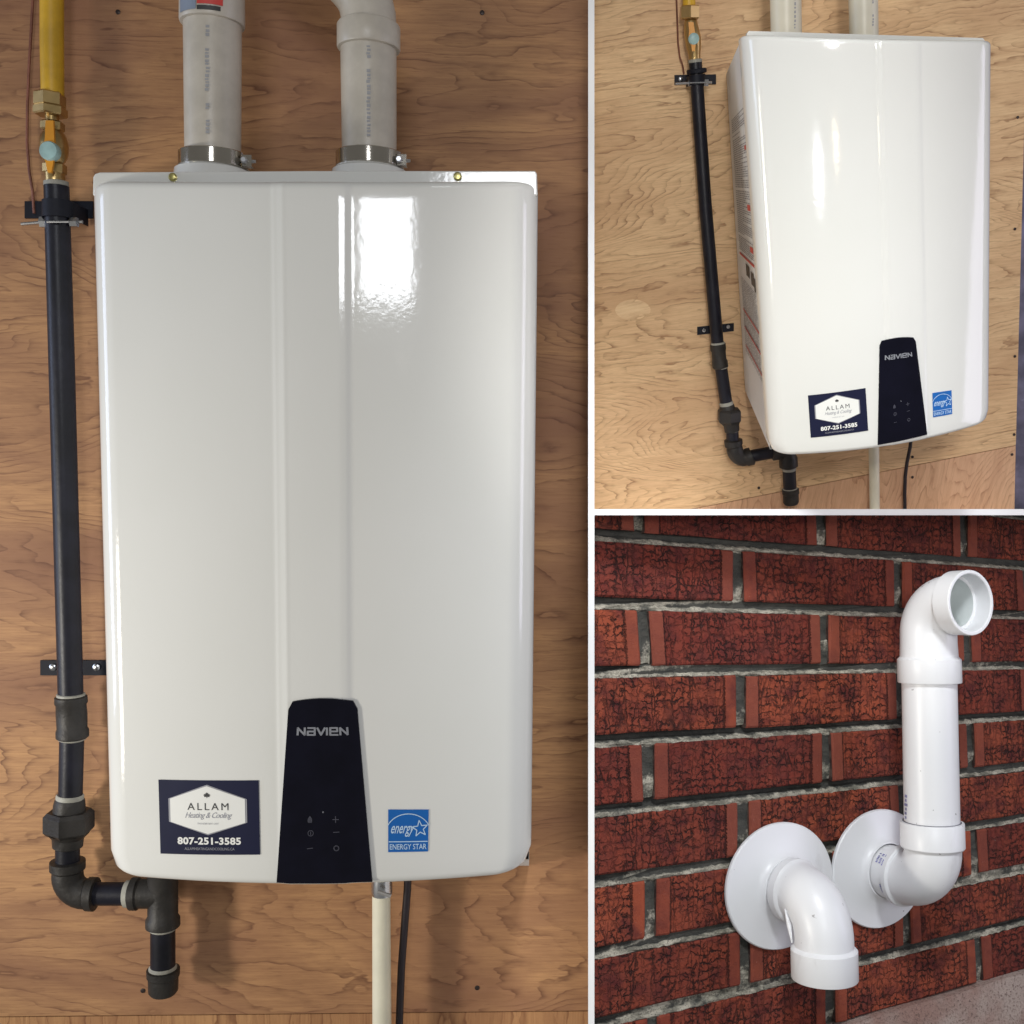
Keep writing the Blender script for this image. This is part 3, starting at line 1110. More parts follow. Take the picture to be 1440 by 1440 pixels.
for cxp in (299.5, 519.5):
    vlathe(BA, YV, [(cxp, 222, 45), (cxp, 238, 46), (cxp, 240, 48), (cxp + .3, 242, 52), (cxp + .5, 250, 53), (cxp + .5, 262, 53)], 'vent_collar', PAINT, hA.th)

# --- side-on heater
DB = 0.4517 * BB.k
hB, caseB = make_heater(BB, [(1085, 641), (1395, 592), (1399, 56), (1044, 48)], DB, 0.060 * BB.k,
                        [(1047, 548), (1330, 520), (1330, 100), (1020.5, 104)],
                        ((0.500, 0.660), (0.503, 0.665)),
                        'white glossy water heater seen from its left, fine print and red bars down its side',
                        [(1234, 625.5), (1303.5, 610.5), (1287.5, 480), (1236.5, 486)],
                        [(1140, 615.5), (1220.8, 605.3), (1217, 545.5), (1136, 556)],
                        [(1312, 586.8), (1339, 582), (1338, 548.5), (1311, 552.5)], True)
yF = -(DB - 0.016)
poly = [(BB.at(a, b, yF).x, BB.at(a, b, yF).z) for a, b in ((1051, 70), (1050.5, 47), (1053, 43.5), (1382, 53.5), (1385, 57), (1385, 80))]
fl = MB().prism(poly, yF, yF + 0.008).build('top_flange', PAINT, hB.th, False)
# printed label on its left side
f = [bil(hB.q, a, b) for a, b in ((0.006, 0.006), (0.006, 0.994))]
kk = BB.k
FB = Vector((f[0].x, -(DB - 0.030 * kk), f[0].y))
FT = Vector((f[1].x, -(DB - 0.030 * kk), f[1].y))
BBo = Vector((hB.bk[0].x, -0.006, hB.bk[0].y))
BTo = Vector((hB.bk[3].x, -0.006, hB.bk[3].y))


def side(a, v, off):
    """a: 0 back .. 1 front, v: 0 bottom .. 1 top, on the left side of the side-on case"""
    p = lerp(lerp(BBo, BTo, v), lerp(FB, FT, v), a)
    return p + Vector((-off, 0, 0))


def side_quads(name, mat, parent, rects, off):
    m = MB()
    for a0, a1, v0, v1 in rects:
        nu, nv = (6, 24) if (v1 - v0) > 0.1 else (1, 1)
        m.add([side(lerp(a0, a1, i / nu), lerp(v0, v1, j / nv), off) for j in range(nv + 1) for i in range(nu + 1)],
              [(j * (nu + 1) + i, j * (nu + 1) + i + 1, (j + 1) * (nu + 1) + i + 1, (j + 1) * (nu + 1) + i) for j in range(nv) for i in range(nu)])
    return m.build(name, mat, (hB.th, parent) if parent else hB.th, False)


lab = side_quads('warning_label', LABELW, None, [(0.14, 0.97, 0.16, 0.87)], 0.0006)
rects = []
v = 0.852
rr = random.Random(3)
while v > 0.47:
    if rr.random() < 0.10:
        v -= 0.006
    a = 0.22
    e = 0.92 if rr.random() < 0.7 else rr.uniform(0.5, 0.85)
    while a < e:
        w = rr.uniform(0.03, 0.10)
        rects.append((a, min(a + w, e), v, v + 0.0026))
        a += w + 0.018
    v -= 0.0056
side_quads('small_print', TEXTG, lab, rects, 0.0013)
rects = []
v = 0.40
while v > 0.17:
    a = 0.22
    while a < 0.88:
        w = rr.uniform(0.04, 0.12)
        rects.append((a, min(a + w, 0.9), v, v + 0.0022))
        a += w + 0.02
    v -= 0.0062
side_quads('small_print', TEXTG, lab, rects, 0.0013)
side_quads('pictogram', DARKINK, lab, [(0.50, 0.66, 0.425, 0.458), (0.72, 0.84, 0.415, 0.450), (0.84, 0.90, 0.405, 0.440)], 0.0012)
for r4 in ((0.22, 0.93, 0.470, 0.477), (0.22, 0.94, 0.300, 0.3055), (0.24, 0.95, 0.246, 0.2515), (0.24, 0.95, 0.188, 0.1935), (0.84, 0.94, 0.758, 0.768), (0.78, 0.95, 0.610, 0.625), (0.78, 0.95, 0.504, 0.519)):
    side_quads('red_bar', REDINK, lab, [r4], 0.0015)

# ------------------------------------------------------------------ vent pipes of the head-on heater


def clamp(bay, y, cxp, y0, y1, hw, side_px, name_th, scale=1.0):
    b = vlathe(bay, y, [(cxp, y0, hw - 1.5), (cxp, y0 + 1.2, hw), (cxp, y1 - 1.2, hw), (cxp, y1, hw - 1.5)], 'hose_clamp', CHROME, name_th, n=48)
    c = bay.at(side_px, (y0 + y1) / 2 - 1, y - bay.rad(cxp, y0, y, hw * 0.45))
    r = bay.rad(cxp, y0, y, 1.0)
    h = MB().box(c + Vector((-13 * r, -5 * r, -7.5 * r)), c + Vector((0, 9 * r, 7.5 * r))).build('screw_housing', CHROME, (name_th, b), False)
    MB().sweep([c + Vector((-10 * r, -2 * r, 0)), c + Vector((-10 * r, -9 * r, 0)), c + Vector((-10 * r, -11 * r, 0))], [5.5 * r, 5.5 * r, 3.5 * r], 6).build('clamp_screw', ZINC, (name_th, b), False)
    MB().sweep([c, c + Vector((5 * r, 0, 0))], [2.6 * r, 2 * r], 8).build('screw_tip', ZINC, (name_th, b))
    return b


ov = Thing(BA, 'vent_pipe', 'grey vent pipe with a red-labelled coupling, rising from the head-on heater', 'vent pipe', BA.at(299.5, 232, YV), group='vent pipes above the head-on heater')
vlathe(BA, YV, [(299, -260, 39.5), (299, 40, 39.5), (299.5, 226, 38)], 'pipe', PVCG, ov)
cpl = vlathe(BA, YV, [(298.5, -60, 44), (298.5, 32, 44.5), (298.5, 35, 43.5), (298.5, 36, 40)], 'coupling', PVCG, ov)


def patch(bay, y, cxp, y0, y1, hw, a0, a1, off, name, mat, th, parent):
    """a print wrapped on an upright pipe; angles in degrees, 0 = facing the viewer, + right"""
    m = MB()
    n = 8
    vs = []
    for py in (y0, y1):
        c = bay.at(cxp, py, y)
        r = bay.rad(cxp, py, y, hw) + off
        for i in range(n + 1):
            a = radians(lerp(a0, a1, i / n))
            vs.append(c + Vector((sin(a) * r, -cos(a) * r, 0)))
    m.add(vs, [(i, i + 1, n + 2 + i, n + 1 + i) for i in range(n)])
    return m.build(name, mat, (th, parent) if parent else th)


patch(BA, YV, 298.5, -60, 30, 44.7, -52, -12, 0.0006, 'label_field', simple('blue_grey_print', (0.22, 0.26, 0.33), 0.4), ov, cpl)
patch(BA, YV, 298.5, -60, 23, 44.7, -10, 34, 0.0006, 'label_field', REDINK, ov, cpl)
patch(BA, YV, 298.5, 25, 31, 44.7, -10, 30, 0.0006, 'label_field', DARKINK, ov, cpl)
rr = random.Random(5)


def pipe_print(bay, y, cxp, ys, hw, th, parent, ang=10, mat=GREYINK):
    m_all = MB()
    py = ys[0]
    while py < ys[1]:
        L = rr.uniform(2.0, 4.5)
        n = 2
        vs = []
        a0 = ang + rr.uniform(-1, 1)
        for q in (py, py + L):
            c = bay.at(cxp, q, y)
            r = bay.rad(cxp, q, y, hw) + 0.0004
            for i in range(n + 1):
                a = radians(lerp(a0, a0 + 7, i / n))
                vs.append(c + Vector((sin(a) * r, -cos(a) * r, 0)))
        m_all.add(vs, [(i, i + 1, n + 2 + i, n + 1 + i) for i in range(n)])
        py += L + rr.uniform(1.0, 3.0) + (14 if rr.random() < 0.12 else 0)
    m_all.build('printed_marking', mat, (th, parent) if parent else th)


PRT = simple('faded_pipe_print', (0.33, 0.33, 0.34), 0.5)
pipe_print(BA, YV, 299.3, (50, 196), 39.2, ov, None, 2, PRT)
clamp(BA, YV, 301.5, 217, 239, 48.5, 355, ov)

ov2 = Thing(BA, 'vent_pipe', 'grey vent pipe bending into an elbow at its top, above the head-on heater', 'vent pipe', BA.at(519.5, 232, YV), group='vent pipes above the head-on heater')
vlathe(BA, YV, [(518, 40, 39.2), (519.5, 226, 37.7)], 'pipe', PVCG, ov2)
pts, rd = [], []
for px, py, hw in [(518.5, 71, 40), (518.5, 70, 43), (518.5, 68, 44), (518.5, 38, 44), (518.5, 35, 42), (518.5, 34, 38.5), (518, 22, 38.5), (514, 4, 38.5), (507, -10, 38.5), (496, -24, 38.5), (484, -36, 38.5), (440, -80, 38.5), (330, -190, 38.5)]:
    pts.append(BA.at(px, py, YV))
    rd.append(BA.rad(px, py, YV, hw))
MB().sweep(pts, rd, 36).build('elbow', PVCG, ov2)
pipe_print(BA, YV, 518.8, (78, 200), 39, ov2, None, 4, PRT)
clamp(BA, YV, 520.5, 216, 238, 47.5, 572, ov2)

# vent pipes of the side-on heater
YVB = -0.24 * BB.k
for cxt, cxb, hw, lb in ((1103, 1106, 21.5, 'pale vent pipe behind the side-on heater, left of the two by its top edge'), (1212.5, 1215, 20, 'pale vent pipe behind the side-on heater, right of the two by its top edge')):
    t_ = Thing(BB, 'vent_pipe', lb, 'vent pipe', BB.at(cxb, 60, YVB), group='vent pipes above the side-on heater')
    vlathe(BB, YVB, [(cxt - 2, -200, hw + 1), (cxb, 60, hw), (cxb + 1.3, 140, hw)], 'pipe', simple('cream_grey_pvc', (0.66, 0.62, 0.50), 0.38, vary=0.05), t_)
    pipe_print(BB, YVB, cxt + 1.5, (1, 44), hw, t_, None, 22, PRT)

# ------------------------------------------------------------------ gas lines


def ring(bay, y, th, prof, name, mat, parent=None, n=24):
    return vlathe(bay, y, prof, name, mat, th, parent, n)


def hexnut(bay, y, th, px, y0, y1, hw, name, mat, parent=None, ch=2.0):
    return vlathe(bay, y, [(px, y0, hw - ch), (px, y0 + ch, hw), (px, y1 - ch, hw), (px, y1, hw - ch)], name, mat, th, parent, 6)


def hsweep(bay, y, th, pts_px, name, mat, parent=None, n=28):
    pts = [bay.at(a, b, y) for a, b, c in pts_px]
    rd = [bay.rad(a, b, y, c) for a, b, c in pts_px]
    m = MB().sweep(pts, rd, n)
    return m.build(name, mat, (th, parent) if parent else th)


def arc_px(cx_, cy_, r, a0, a1, hw, n=8):
    return [(cx_ + r * cos(radians(lerp(a0, a1, i / n))), cy_ + r * sin(radians(lerp(a0, a1, i / n))), hw) for i in range(n + 1)]


YG = -0.050
# left wall line, big picture bay
hs = Thing(BA, 'gas_hose', 'thick yellow flexible gas hose above the long black pipe left of the head-on heater', 'gas hose', BA.at(73, 132, YG))
vlathe(BA, YG, [(73, -260, 16), (73, 60, 15.7), (74, 134, 15.2)], 'jacket', YELLOW, hs)
nut = hexnut(BA, YG, hs, 70, 131, 151, 21, 'hex_nut', BRASS)
hexnut(BA, YG, hs, 71, 150, 163, 22.5, 'hex_nut', BRASS)

vl = Thing(BA, 'gas_valve', 'brass gas valve with orange lever, under the yellow hose beside the head-on heater', 'valve', BA.at(77, 258, YG))
ring(BA, YG, vl, [(73, 160, 9), (73.5, 174, 9.5)], 'neck', BRASS)
hexnut(BA, YG, vl, 74, 171, 184, 16, 'hex_end', BRASS)
ring(BA, YG, vl, [(75, 184, 12), (75, 187, 14), (75.2, 192, 17), (75.5, 200, 19), (76, 207, 19.5), (76, 214, 19), (76.3, 222, 17), (76.5, 227, 14), (76.5, 230, 12)], 'body', BRASS)
hexnut(BA, YG, vl, 77, 230, 245, 16, 'hex_end', BRASS)
ring(BA, YG, vl, [(77.2, 244, 13.5), (77.5, 250, 13.5), (77.5, 259, 13)], 'neck', BRASS)
c0 = BA.at(69, 212, YG - 0.028)
lev = MB()
lp = [(BA.at(a, b, YG - 0.024).x, BA.at(a, b, YG - 0.024).z) for a, b in ((65, 170), (76, 170), (77, 196), (79, 212), (76, 228), (73, 243), (68, 243), (65, 228), (60, 212), (64, 196))]
lev.prism(lp, YG - 0.026, YG - 0.022)
lv_ = lev.build('lever', ORANGE, vl, False)
MB().sweep([c0 + Vector((0, .008, 0)), c0 - Vector((0, .001, 0)), c0 - Vector((0, .003, 0))], [BA.rad(69, 212, YG, 13)] * 2 + [BA.rad(69, 212, YG, 11.5)], 20, axis=(0, -1, 0)).build('lever_nut', AQUA, (vl, lv_))

gl = Thing(BA, 'gas_pipe', 'long black steel gas pipe with union and elbow, left of the head-on heater', 'gas pipe', BA.at(230, 1395, YG))
ring(BA, YG, gl, [(79, 255, 14), (79, 256, 16.5), (79, 262, 16.5), (79.5, 263, 15)], 'thread_tape', TAPE)
ring(BA, YG, gl, [(79.5, 262, 16.8), (86.5, 500, 17.2), (99.5, 982, 16.8)], 'pipe', IRON)
# coupling
cpb = ring(BA, YG, gl, [(99.8, 978, 18), (99.8, 980, 21.5), (100, 988, 21.8), (100, 991, 20), (100.8, 1005, 20.5), (101.5, 1024, 20), (101.8, 1028, 21.8), (102, 1036, 21.8), (102, 1039, 18)], 'coupling', CAST)
ring(BA, YG, gl, [(99.8, 975, 17), (99.8, 976, 18.8), (99.8, 981, 19), (99.8, 983, 17)], 'thread_tape', TAPE)
ring(BA, YG, gl, [(101.5, 1033, 17), (101.5, 1035, 18.8), (101.5, 1039, 18.8), (101.5, 1041, 16)], 'thread_tape', TAPE)
ring(BA, YG, gl, [(101, 1036, 16.3), (99, 1122, 16.0)], 'nipple', IRON)
ring(BA, YG, gl, [(98.5, 1117, 17), (98.5, 1119, 18.5), (98, 1126, 18.5), (98, 1128, 17)], 'thread_tape', TAPE)
un = ring(BA, YG, gl, [(98, 1122, 18), (98, 1126, 20), (97.5, 1132, 21), (97.3, 1146, 22)], 'union', CAST)
hexnut(BA, YG, gl, 97, 1140, 1172, 33.5, 'union_nut', CAST, un, 5)
ring(BA, YG, gl, [(96, 1170, 28), (95.5, 1178, 21), (95.2, 1190, 20), (95, 1192, 17)], 'union_tail', CAST, un)
ring(BA, YG, gl, [(95, 1184, 17), (95, 1186, 18.6), (95, 1190, 18.6), (95, 1192, 16)], 'thread_tape', TAPE)
ring(BA, YG, gl, [(95, 1186, 16.2), (95, 1214, 16.2)], 'nipple', IRON)
hsweep(BA, YG, gl, [(95, 1210, 19), (95, 1211, 23.5), (95, 1222, 23.5), (95, 1225, 20.5)] + arc_px(121, 1231, 26, 180, 90, 21.0) + [(122, 1257, 20.5), (124, 1257, 23.3), (134, 1257.5, 23.3), (135, 1257.5, 19)], 'elbow', CAST)
hsweep(BA, YG, gl, [(132, 1257, 16), (190, 1257, 16)], 'nipple', IRON)
hsweep(BA, YG, gl, [(176, 1257, 17), (177, 1257, 18.6), (183, 1257, 18.6), (184, 1257, 17)], 'thread_tape', TAPE)
te = hsweep(BA, YG, gl, [(184, 1257, 19), (185, 1257, 22.5), (194, 1257, 22.5), (196, 1257, 20), (230, 1257, 20)], 'tee', CAST)
ring(BA, YG, gl, [(229, 1212, 20), (229, 1213, 23), (229, 1222, 23), (229, 1226, 20.5), (229, 1288, 20.5), (229, 1292, 23.3), (229, 1302, 23.3), (229, 1304, 19)], 'tee_run', CAST, te)
ring(BA, YG, gl, [(229, 1300, 17), (229, 1302, 18.7), (229, 1306, 18.7), (229, 1308, 16)], 'thread_tape', TAPE)
ring(BA, YG, gl, [(229, 1302, 16.8), (229, 1366, 16.8)], 'nipple', IRON)
ring(BA, YG, gl, [(229, 1358, 17), (229, 1360, 19), (229, 1366, 19), (229, 1368, 16)], 'thread_tape', TAPE)
ring(BA, YG, gl, [(229.5, 1362, 19), (229.5, 1363, 22.5), (229.5, 1372, 22.2), (229.5, 1374, 20.5), (229.5, 1393, 20), (229.5, 1397, 17)], 'end_cap', CAST)


def strap(bay, y, th_label, pl, pr, zc, hh, rise, base_px, bolts, pipe_hw, pipe_cx, tilt=0.0):
    th = Thing(bay, 'pipe_strap', th_label, 'pipe strap', bay.at(*base_px, 0))
    poly = [(bay.at(a, b, -0.002).x, bay.at(a, b, -0.002).z) for a, b in ((pl, zc - hh), (pr, zc - hh + tilt), (pr, zc + hh + tilt), (pl, zc + hh))]
    bar = MB().prism(poly, -0.003 * bay.k ** 0.5, 0.0005).build('bracket_bar', STRAP, th, False)
    # saddle round the pipe
    r0 = bay.rad(pipe_cx, zc, y, pipe_hw + 1.6)
    c0 = bay.at(pipe_cx, zc - hh, y)
    c1 = bay.at(pipe_cx, zc + hh, y)
    m = MB()
    for c_, nx in ((c0, 0), (c1, 0)):
        pass
    n = 20
    vs = []
    for c_ in (c0, c1):
        for i in range(n + 1):
            a = pi * i / n
            vs.append((c_.x + cos(a) * r0, c_.y - sin(a) * r0, c_.z))
        for i in range(n, -1, -1):
            a = pi * i / n
            vs.append((c_.x + cos(a) * (r0 + .0015 * bay.k), c_.y - sin(a) * (r0 + .0015 * bay.k), c_.z))
    t_ = 2 * (n + 1)
    m.add(vs, [(i, (i + 1) % t_, (i + 1) % t_ + t_, i + t_) for i in range(t_)])
    for c_ in (-1, 1):
        m.box((c0.x + c_ * (r0 + .0008 * bay.k) - .0008 * bay.k, c0.y, c1.z), (c0.x + c_ * (r0 + .0008 * bay.k) + .0008 * bay.k, -0.003, c0.z))
    if rise:
        m.build('saddle', STRAP, th)
    for px, py, hw in bolts:
        screw(bay, th, th.o, px, py, hw, ZINC, 'screw', -0.003, 0.002 * bay.k)
    return th


su = strap(BA, YG, 'black pipe strap with silver bolts, upper one beside the head-on heater', 35, 131, 295, 12, True, (80, 300), (), 17, 81)
# clamp bolts of the upper strap
for a, b in (((30, 315), (66, 312)), ((97, 312), (116, 312))):
    p, q = BA.at(*a, YG - 0.002), BA.at(*b, YG - 0.002)
    MB().sweep([p, q], 0.0022, 10).build('bolt', ZINC, su)
for px, hw in ((62, 8), (104, 7)):
    p = BA.at(px - 5, 312.5, YG - 0.002)
    q = BA.at(px + 5, 312.5, YG - 0.002)
    MB().sweep([p, q], BA.rad(px, 312, YG, hw), 6).build('bolt_nut', ZINC, su, False)
MB().sweep([BA.at(66, 312, YG - 0.020), BA.at(97, 312, YG - 0.020)], 0.0016, 8).build('bolt', ZINC, su)
strap(BA, YG, 'black two-screw pipe bracket, lower one beside the head-on heater', 57, 150, 939, 10.5, False, (100, 940), ((75, 938, 5), (136, 938, 5)), 17, 99)

cw = Thing(BA, 'copper_wire', 'thin brown copper wire hanging along the left of the yellow gas hose', 'wire', BA.at(47, 290, YG))
MB().sweep([BA.at(a, b, -0.012) for a, b in ((52, -200), (47, -20), (44, 40), (41, 90), (38.5, 150), (38, 200), (41, 240), (46, 270), (48, 300))], 0.0018, 8).build('strand', COPPER, cw)

# drain pipe and cord under the head-on heater
dp = Thing(BA, 'drain_pipe', 'cream plastic drain pipe dropping from under the head-on heater', 'drain pipe', BA.at(537, 1438, -0.10))
vlathe(BA, -0.06, [(536, 1225, 12.5), (537, 1440, 13.2), (538, 1700, 13.5)], 'pipe', PVCC, dp)
ft = vlathe(BA, -0.06, [(537, 1235, 14), (537, 1252, 15), (537, 1258, 14)], 'fitting', ZINC, dp)
c_ = BA.at(541, 1257, -0.085)
MB().sweep([c_ + Vector((-.009, 0, .003)), c_ + Vector((.008, 0, -.003))], 0.0028, 8).build('clamp_ear', simple('dull_steel', (0.35, 0.34, 0.33), 0.6, metal=0.5), dp)
co = Thing(BA, 'power_cord', 'dark power cord hanging beside the cream drain pipe under the head-on heater', 'cord', BA.at(562, 1438, -0.05))
MB().sweep([BA.at(a, b, -0.05) for a, b in ((574, 1200), (573, 1250), (569, 1300), (564.5, 1360), (562.5, 1410), (561.5, 1440), (561, 1600), (560, 1700))], BA.rad(565, 1350, -0.05, 5.3), 12).build('cable', CORD, co)

# --- side-on bay gas line
YH = -0.055 * BB.k
hs = Thing(BB, 'gas_hose', 'end of yellow gas hose at the top of the side-on heater view', 'gas hose', BB.at(969, 8, YH))
vlathe(BB, YH, [(964, -220, 9.5), (969, 9, 9)], 'jacket', YELLOW, hs)
hexnut(BB, YH, hs, 970, 8, 27, 14.5, 'hex_nut', BRASS, None, 1.5)
vl = Thing(BB, 'gas_valve', 'small brass gas valve with orange lever left of the side-on heater', 'valve', BB.at(977, 86, YH))
ring(BB, YH, vl, [(970.5, 26, 7), (971, 30, 9), (972, 40, 10.5), (974, 52, 11.5), (975.5, 66, 10.5), (976.5, 76, 8.5), (977, 86, 8)], 'body', BRASS)
lp = [(BB.at(a, b, YH - 0.016).x, BB.at(a, b, YH - 0.016).z) for a, b in ((968, 31), (975, 31), (977, 44), (981, 54), (978, 64), (977, 72), (973, 72), (972, 64), (968, 54), (969, 44))]
lv_ = MB().prism(lp, YH - 0.017, YH - 0.0145).build('lever', ORANGE, vl, False)
c0 = BB.at(975.5, 54.5, YH - 0.017)
MB().sweep([c0 + Vector((0, .004, 0)), c0 - Vector((0, .001, 0)), c0 - Vector((0, .0015, 0))], [BB.rad(975, 54, YH, 7.5)] * 2 + [BB.rad(975, 54, YH, 6.5)], 20, axis=(0, -1, 0)).build('lever_nut', AQUA, (vl, lv_))

gl = Thing(BB, 'gas_pipe', 'black steel gas pipe with union and elbow left of the side-on heater', 'gas pipe', BB.at(1111, 708, YH))
ring(BB, YH, gl, [(977.5, 83, 8), (977.5, 84, 9.8), (977.8, 88, 9.8), (977.8, 89, 8)], 'thread_tape', TAPE)
ring(BB, YH, gl, [(977.8, 87, 9.4), (992, 290, 9.2), (1009, 484, 8.9)], 'pipe', IRON)
ring(BB, YH, gl, [(1009.5, 483, 9), (1009.5, 484, 11), (1010, 491, 11.2), (1010.5, 494, 10), (1011.5, 506, 10.2), (1012.3, 509, 11.2), (1013, 516, 11.2), (1013, 518, 9)], 'coupling', CAST)
ring(BB, YH, gl, [(1009.5, 481, 9), (1009.5, 482, 10.2), (1009.7, 486, 10.2), (1009.7, 487, 9)], 'thread_tape', TAPE)
ring(BB, YH, gl, [(1013.5, 512, 9), (1013.5, 513, 10), (1013.8, 517, 10), (1014, 518, 9)], 'thread_tape', TAPE)
ring(BB, YH, gl, [(1013.5, 514, 8.8), (1022, 572, 8.8)], 'nipple', IRON)
ring(BB, YH, gl, [(1021, 565, 8.8), (1021, 566, 9.8), (1022, 570, 9.8), (1022, 571, 9)], 'thread_tape', TAPE)
un = ring(BB, YH, gl, [(1022, 568, 9), (1022, 571, 10.5), (1024, 580, 11.5)], 'union', CAST)
hexnut(BB, YH, gl, 1025.5, 575, 594, 17.5, 'union_nut', CAST, un, 3)
ring(BB, YH, gl, [(1027.5, 593, 14), (1028.5, 598, 11), (1029.5, 606, 10.5), (1029.5, 607, 9)], 'union_tail', CAST, un)
ring(BB, YH, gl, [(1029, 602, 9), (1029, 603, 10), (1029.5, 606, 10), (1029.5, 607, 9)], 'thread_tape', TAPE)
ring(BB, YH, gl, [(1029.5, 603, 8.8), (1030.5, 622, 8.8)], 'nipple', IRON)
hsweep(BB, YH, gl, [(1031, 618, 10), (1031, 619, 13), (1032, 626, 12.8), (1032.5, 628, 11)] + arc_px(1047.5, 630, 14.5, 175, 100, 11.6) + [(1048, 643.5, 11.5), (1050, 643, 12.8), (1057, 641.5, 12.8), (1058, 641, 10)], 'elbow', CAST)
hsweep(BB, YH, gl, [(1056, 641.5, 8.8), (1092, 635, 8.8)], 'nipple', IRON)
te = hsweep(BB, YH, gl, [(1086, 636, 10), (1087, 636, 12), (1093, 635, 12), (1110, 632, 11)], 'tee', CAST)
ring(BB, YH, gl, [(1107, 618, 11), (1108, 640, 11), (1108.5, 644, 13), (1109, 656, 13), (1109, 658, 10)], 'tee_run', CAST, te)
ring(BB, YH, gl, [(1109.5, 656, 9), (1109.5, 657, 10), (1109.7, 661, 10), (1109.8, 662, 9)], 'thread_tape', TAPE)
ring(BB, YH, gl, [(1109.5, 657, 9.3), (1111, 690, 9.3)], 'nipple', IRON)
ring(BB, YH, gl, [(1111, 686, 9), (1111, 687, 10.5), (1111.3, 691, 10.5), (1111.3, 692, 9)], 'thread_tape', TAPE)
ring(BB, YH, gl, [(1111.5, 687, 10), (1111.5, 688, 12), (1112, 694, 12), (1112, 695, 11), (1112.3, 706, 11), (1112.4, 709, 9)], 'end_cap', CAST)
su = strap(BB, YH, 'black pipe strap with silver bolts, upper one beside the side-on heater', 948.5, 1007, 112.5, 7, True, (980, 115), ((957, 111, 3.2),), 9.4, 979.5, -1)
ring(BB, YH, su, [(979.5, 97, 13.5), (979.5, 99, 14.5), (980, 103, 14), (980, 104, 11)], 'clamp_lug', STRAP)
for a, b in (((950, 118), (972, 116.5)), ((990, 116), (1001, 116))):
    p, q = BB.at(*a, YH - 0.001), BB.at(*b, YH - 0.001)
    MB().sweep([p, q], 0.0014, 8).build('bolt', ZINC, su)
MB().sweep([BB.at(970, 116.5, YH - 0.0105), BB.at(994, 116, YH - 0.0105)], 0.0010, 8).build('bolt', ZINC, su)
for px in (971, 993):
    MB().sweep([BB.at(px - 3, 116.5, YH - 0.001), BB.at(px + 3, 116.5, YH - 0.001)], BB.rad(px, 116, YH, 5), 6).build('bolt_nut', ZINC, su, False)
strap(BB, YH, 'black two-screw bracket, lower one beside the side-on heater', 980.5, 1032, 465.5, 5.6, False, (1008, 465), ((990, 464.5, 2.5), (1024, 459.5, 2.5)), 9, 1008, -5.5)
cw = Thing(BB, 'copper_wire', 'thin brown copper wire beside the brass valve in the side-on heater view', 'wire', BB.at(962, 98, YH))
MB().sweep([BB.at(a, b, -0.006) for a, b in ((950, -200), (951, -10), (952.5, 30), (953.5, 60), (956, 80), (960, 92), (962, 104))], 0.0010, 8).build('strand', COPPER, cw)
dp = Thing(BB, 'drain_pipe', 'cream plastic drain pipe dropping from under the side-on heater', 'drain pipe', BB.at(1229, 714, -0.03))
vlathe(BB, -0.03, [(1227, 560, 7.4), (1229, 640, 7.2), (1230, YD - 1, 7.0)], 'pipe', PVCC, dp)
co = Thing(BB, 'power_cord', 'dark power cord hanging below the keypad of the side-on heater', 'cord', BB.at(1272, 714, -0.03))
MB().sweep([BB.at(a, b, -0.02) for a, b in ((1285, 560), (1283, 600), (1280, 628), (1275.5, 650), (1273, 670), (1272.2, 695), (1272.6, YD - 1))], BB.rad(1275, 660, -0.02, 2.5), 12).build('cable', CORD, co)

# ------------------------------------------------------------------ white vent terminals on the brick wall


def L3(x, y, z):
    return Vector((x, y, z)) * K


def terminal_flange(th, x, z, rx, rz):
    m = MB()
    prof = [(-0.001, 1.0), (-0.0035, 1.0), (-0.0048, 0.985), (-0.0062, 0.80), (-0.0090, 0.58), (-0.0120, 0.50), (-0.0150, 0.475), (-0.0155, 0.455)]
    n = 72
    vs = []
    for y, f in prof:
        for k in range(n):
            a = 2 * pi * k / n
            e = max(0.0, (f - 0.5) / 0.5)
            ax = lerp(0.0600, rx, e) if f > 0.5 else 0.0600
            az = lerp(0.0600, rz, e) if f > 0.5 else 0.0600
            vs.append(L3(x + ax * f * cos(a), y, z + az * f * sin(a)))
    fs = [(i * n + k, i * n + (k + 1) % n, (i + 1) * n + (k + 1) % n, (i + 1) * n + k) for i in range(len(prof) - 1) for k in range(n)]
    fs.append(tuple(range(n)))
    m.add(vs, fs)
    return m.build('wall_flange', PVCW, th)


RP, RB, RH = 0.0265, 0.0272, 0.0305
# lower-left terminal: out of the wall, then down
tA = Thing(BC, 'vent_terminal', 'short white plastic vent elbow turned downward from its round wall flange on brick', 'vent terminal', L3(0.148, 0, -0.386), group='white vent terminals on the brick wall')
terminal_flange(tA, 0.148, -0.3855, 0.0665, 0.0605)
MB().sweep([L3(0.148, 0, -0.386), L3(0.148, -0.022, -0.386)], RP * K, 48).build('stub_pipe', PVCW, tA)
pts, rd = [], []


def seg(p, r):
    pts.append(L3(*p))
    rd.append(r * K)


for y, r in ((-0.0185, RP + .0006), (-0.0187, RH - .001), (-0.0195, RH), (-0.0285, RH), (-0.0300, RH - .0012), (-0.0315, RB + .0006)):
    seg((0.148, y, -0.386), r)
for i in range(1, 13):
    a = pi / 2 * i / 12
    seg((0.148, -0.0315 - 0.0315 * sin(a), -0.386 - 0.036 * (1 - cos(a))), RB)
for z, r in ((-0.4275, RB), (-0.4290, RH - .0014), (-0.4305, RH), (-0.4560, RH), (-0.4568, RH - .0005), (-0.4570, RH - .0028), (-0.4560, RP), (-0.435, RP), (-0.434, RP - .003), (-0.425, RP - .003)):
    seg((0.148, -0.063, z), r)
el = MB().sweep(pts, rd, 56).build('elbow', PVCW, tA)
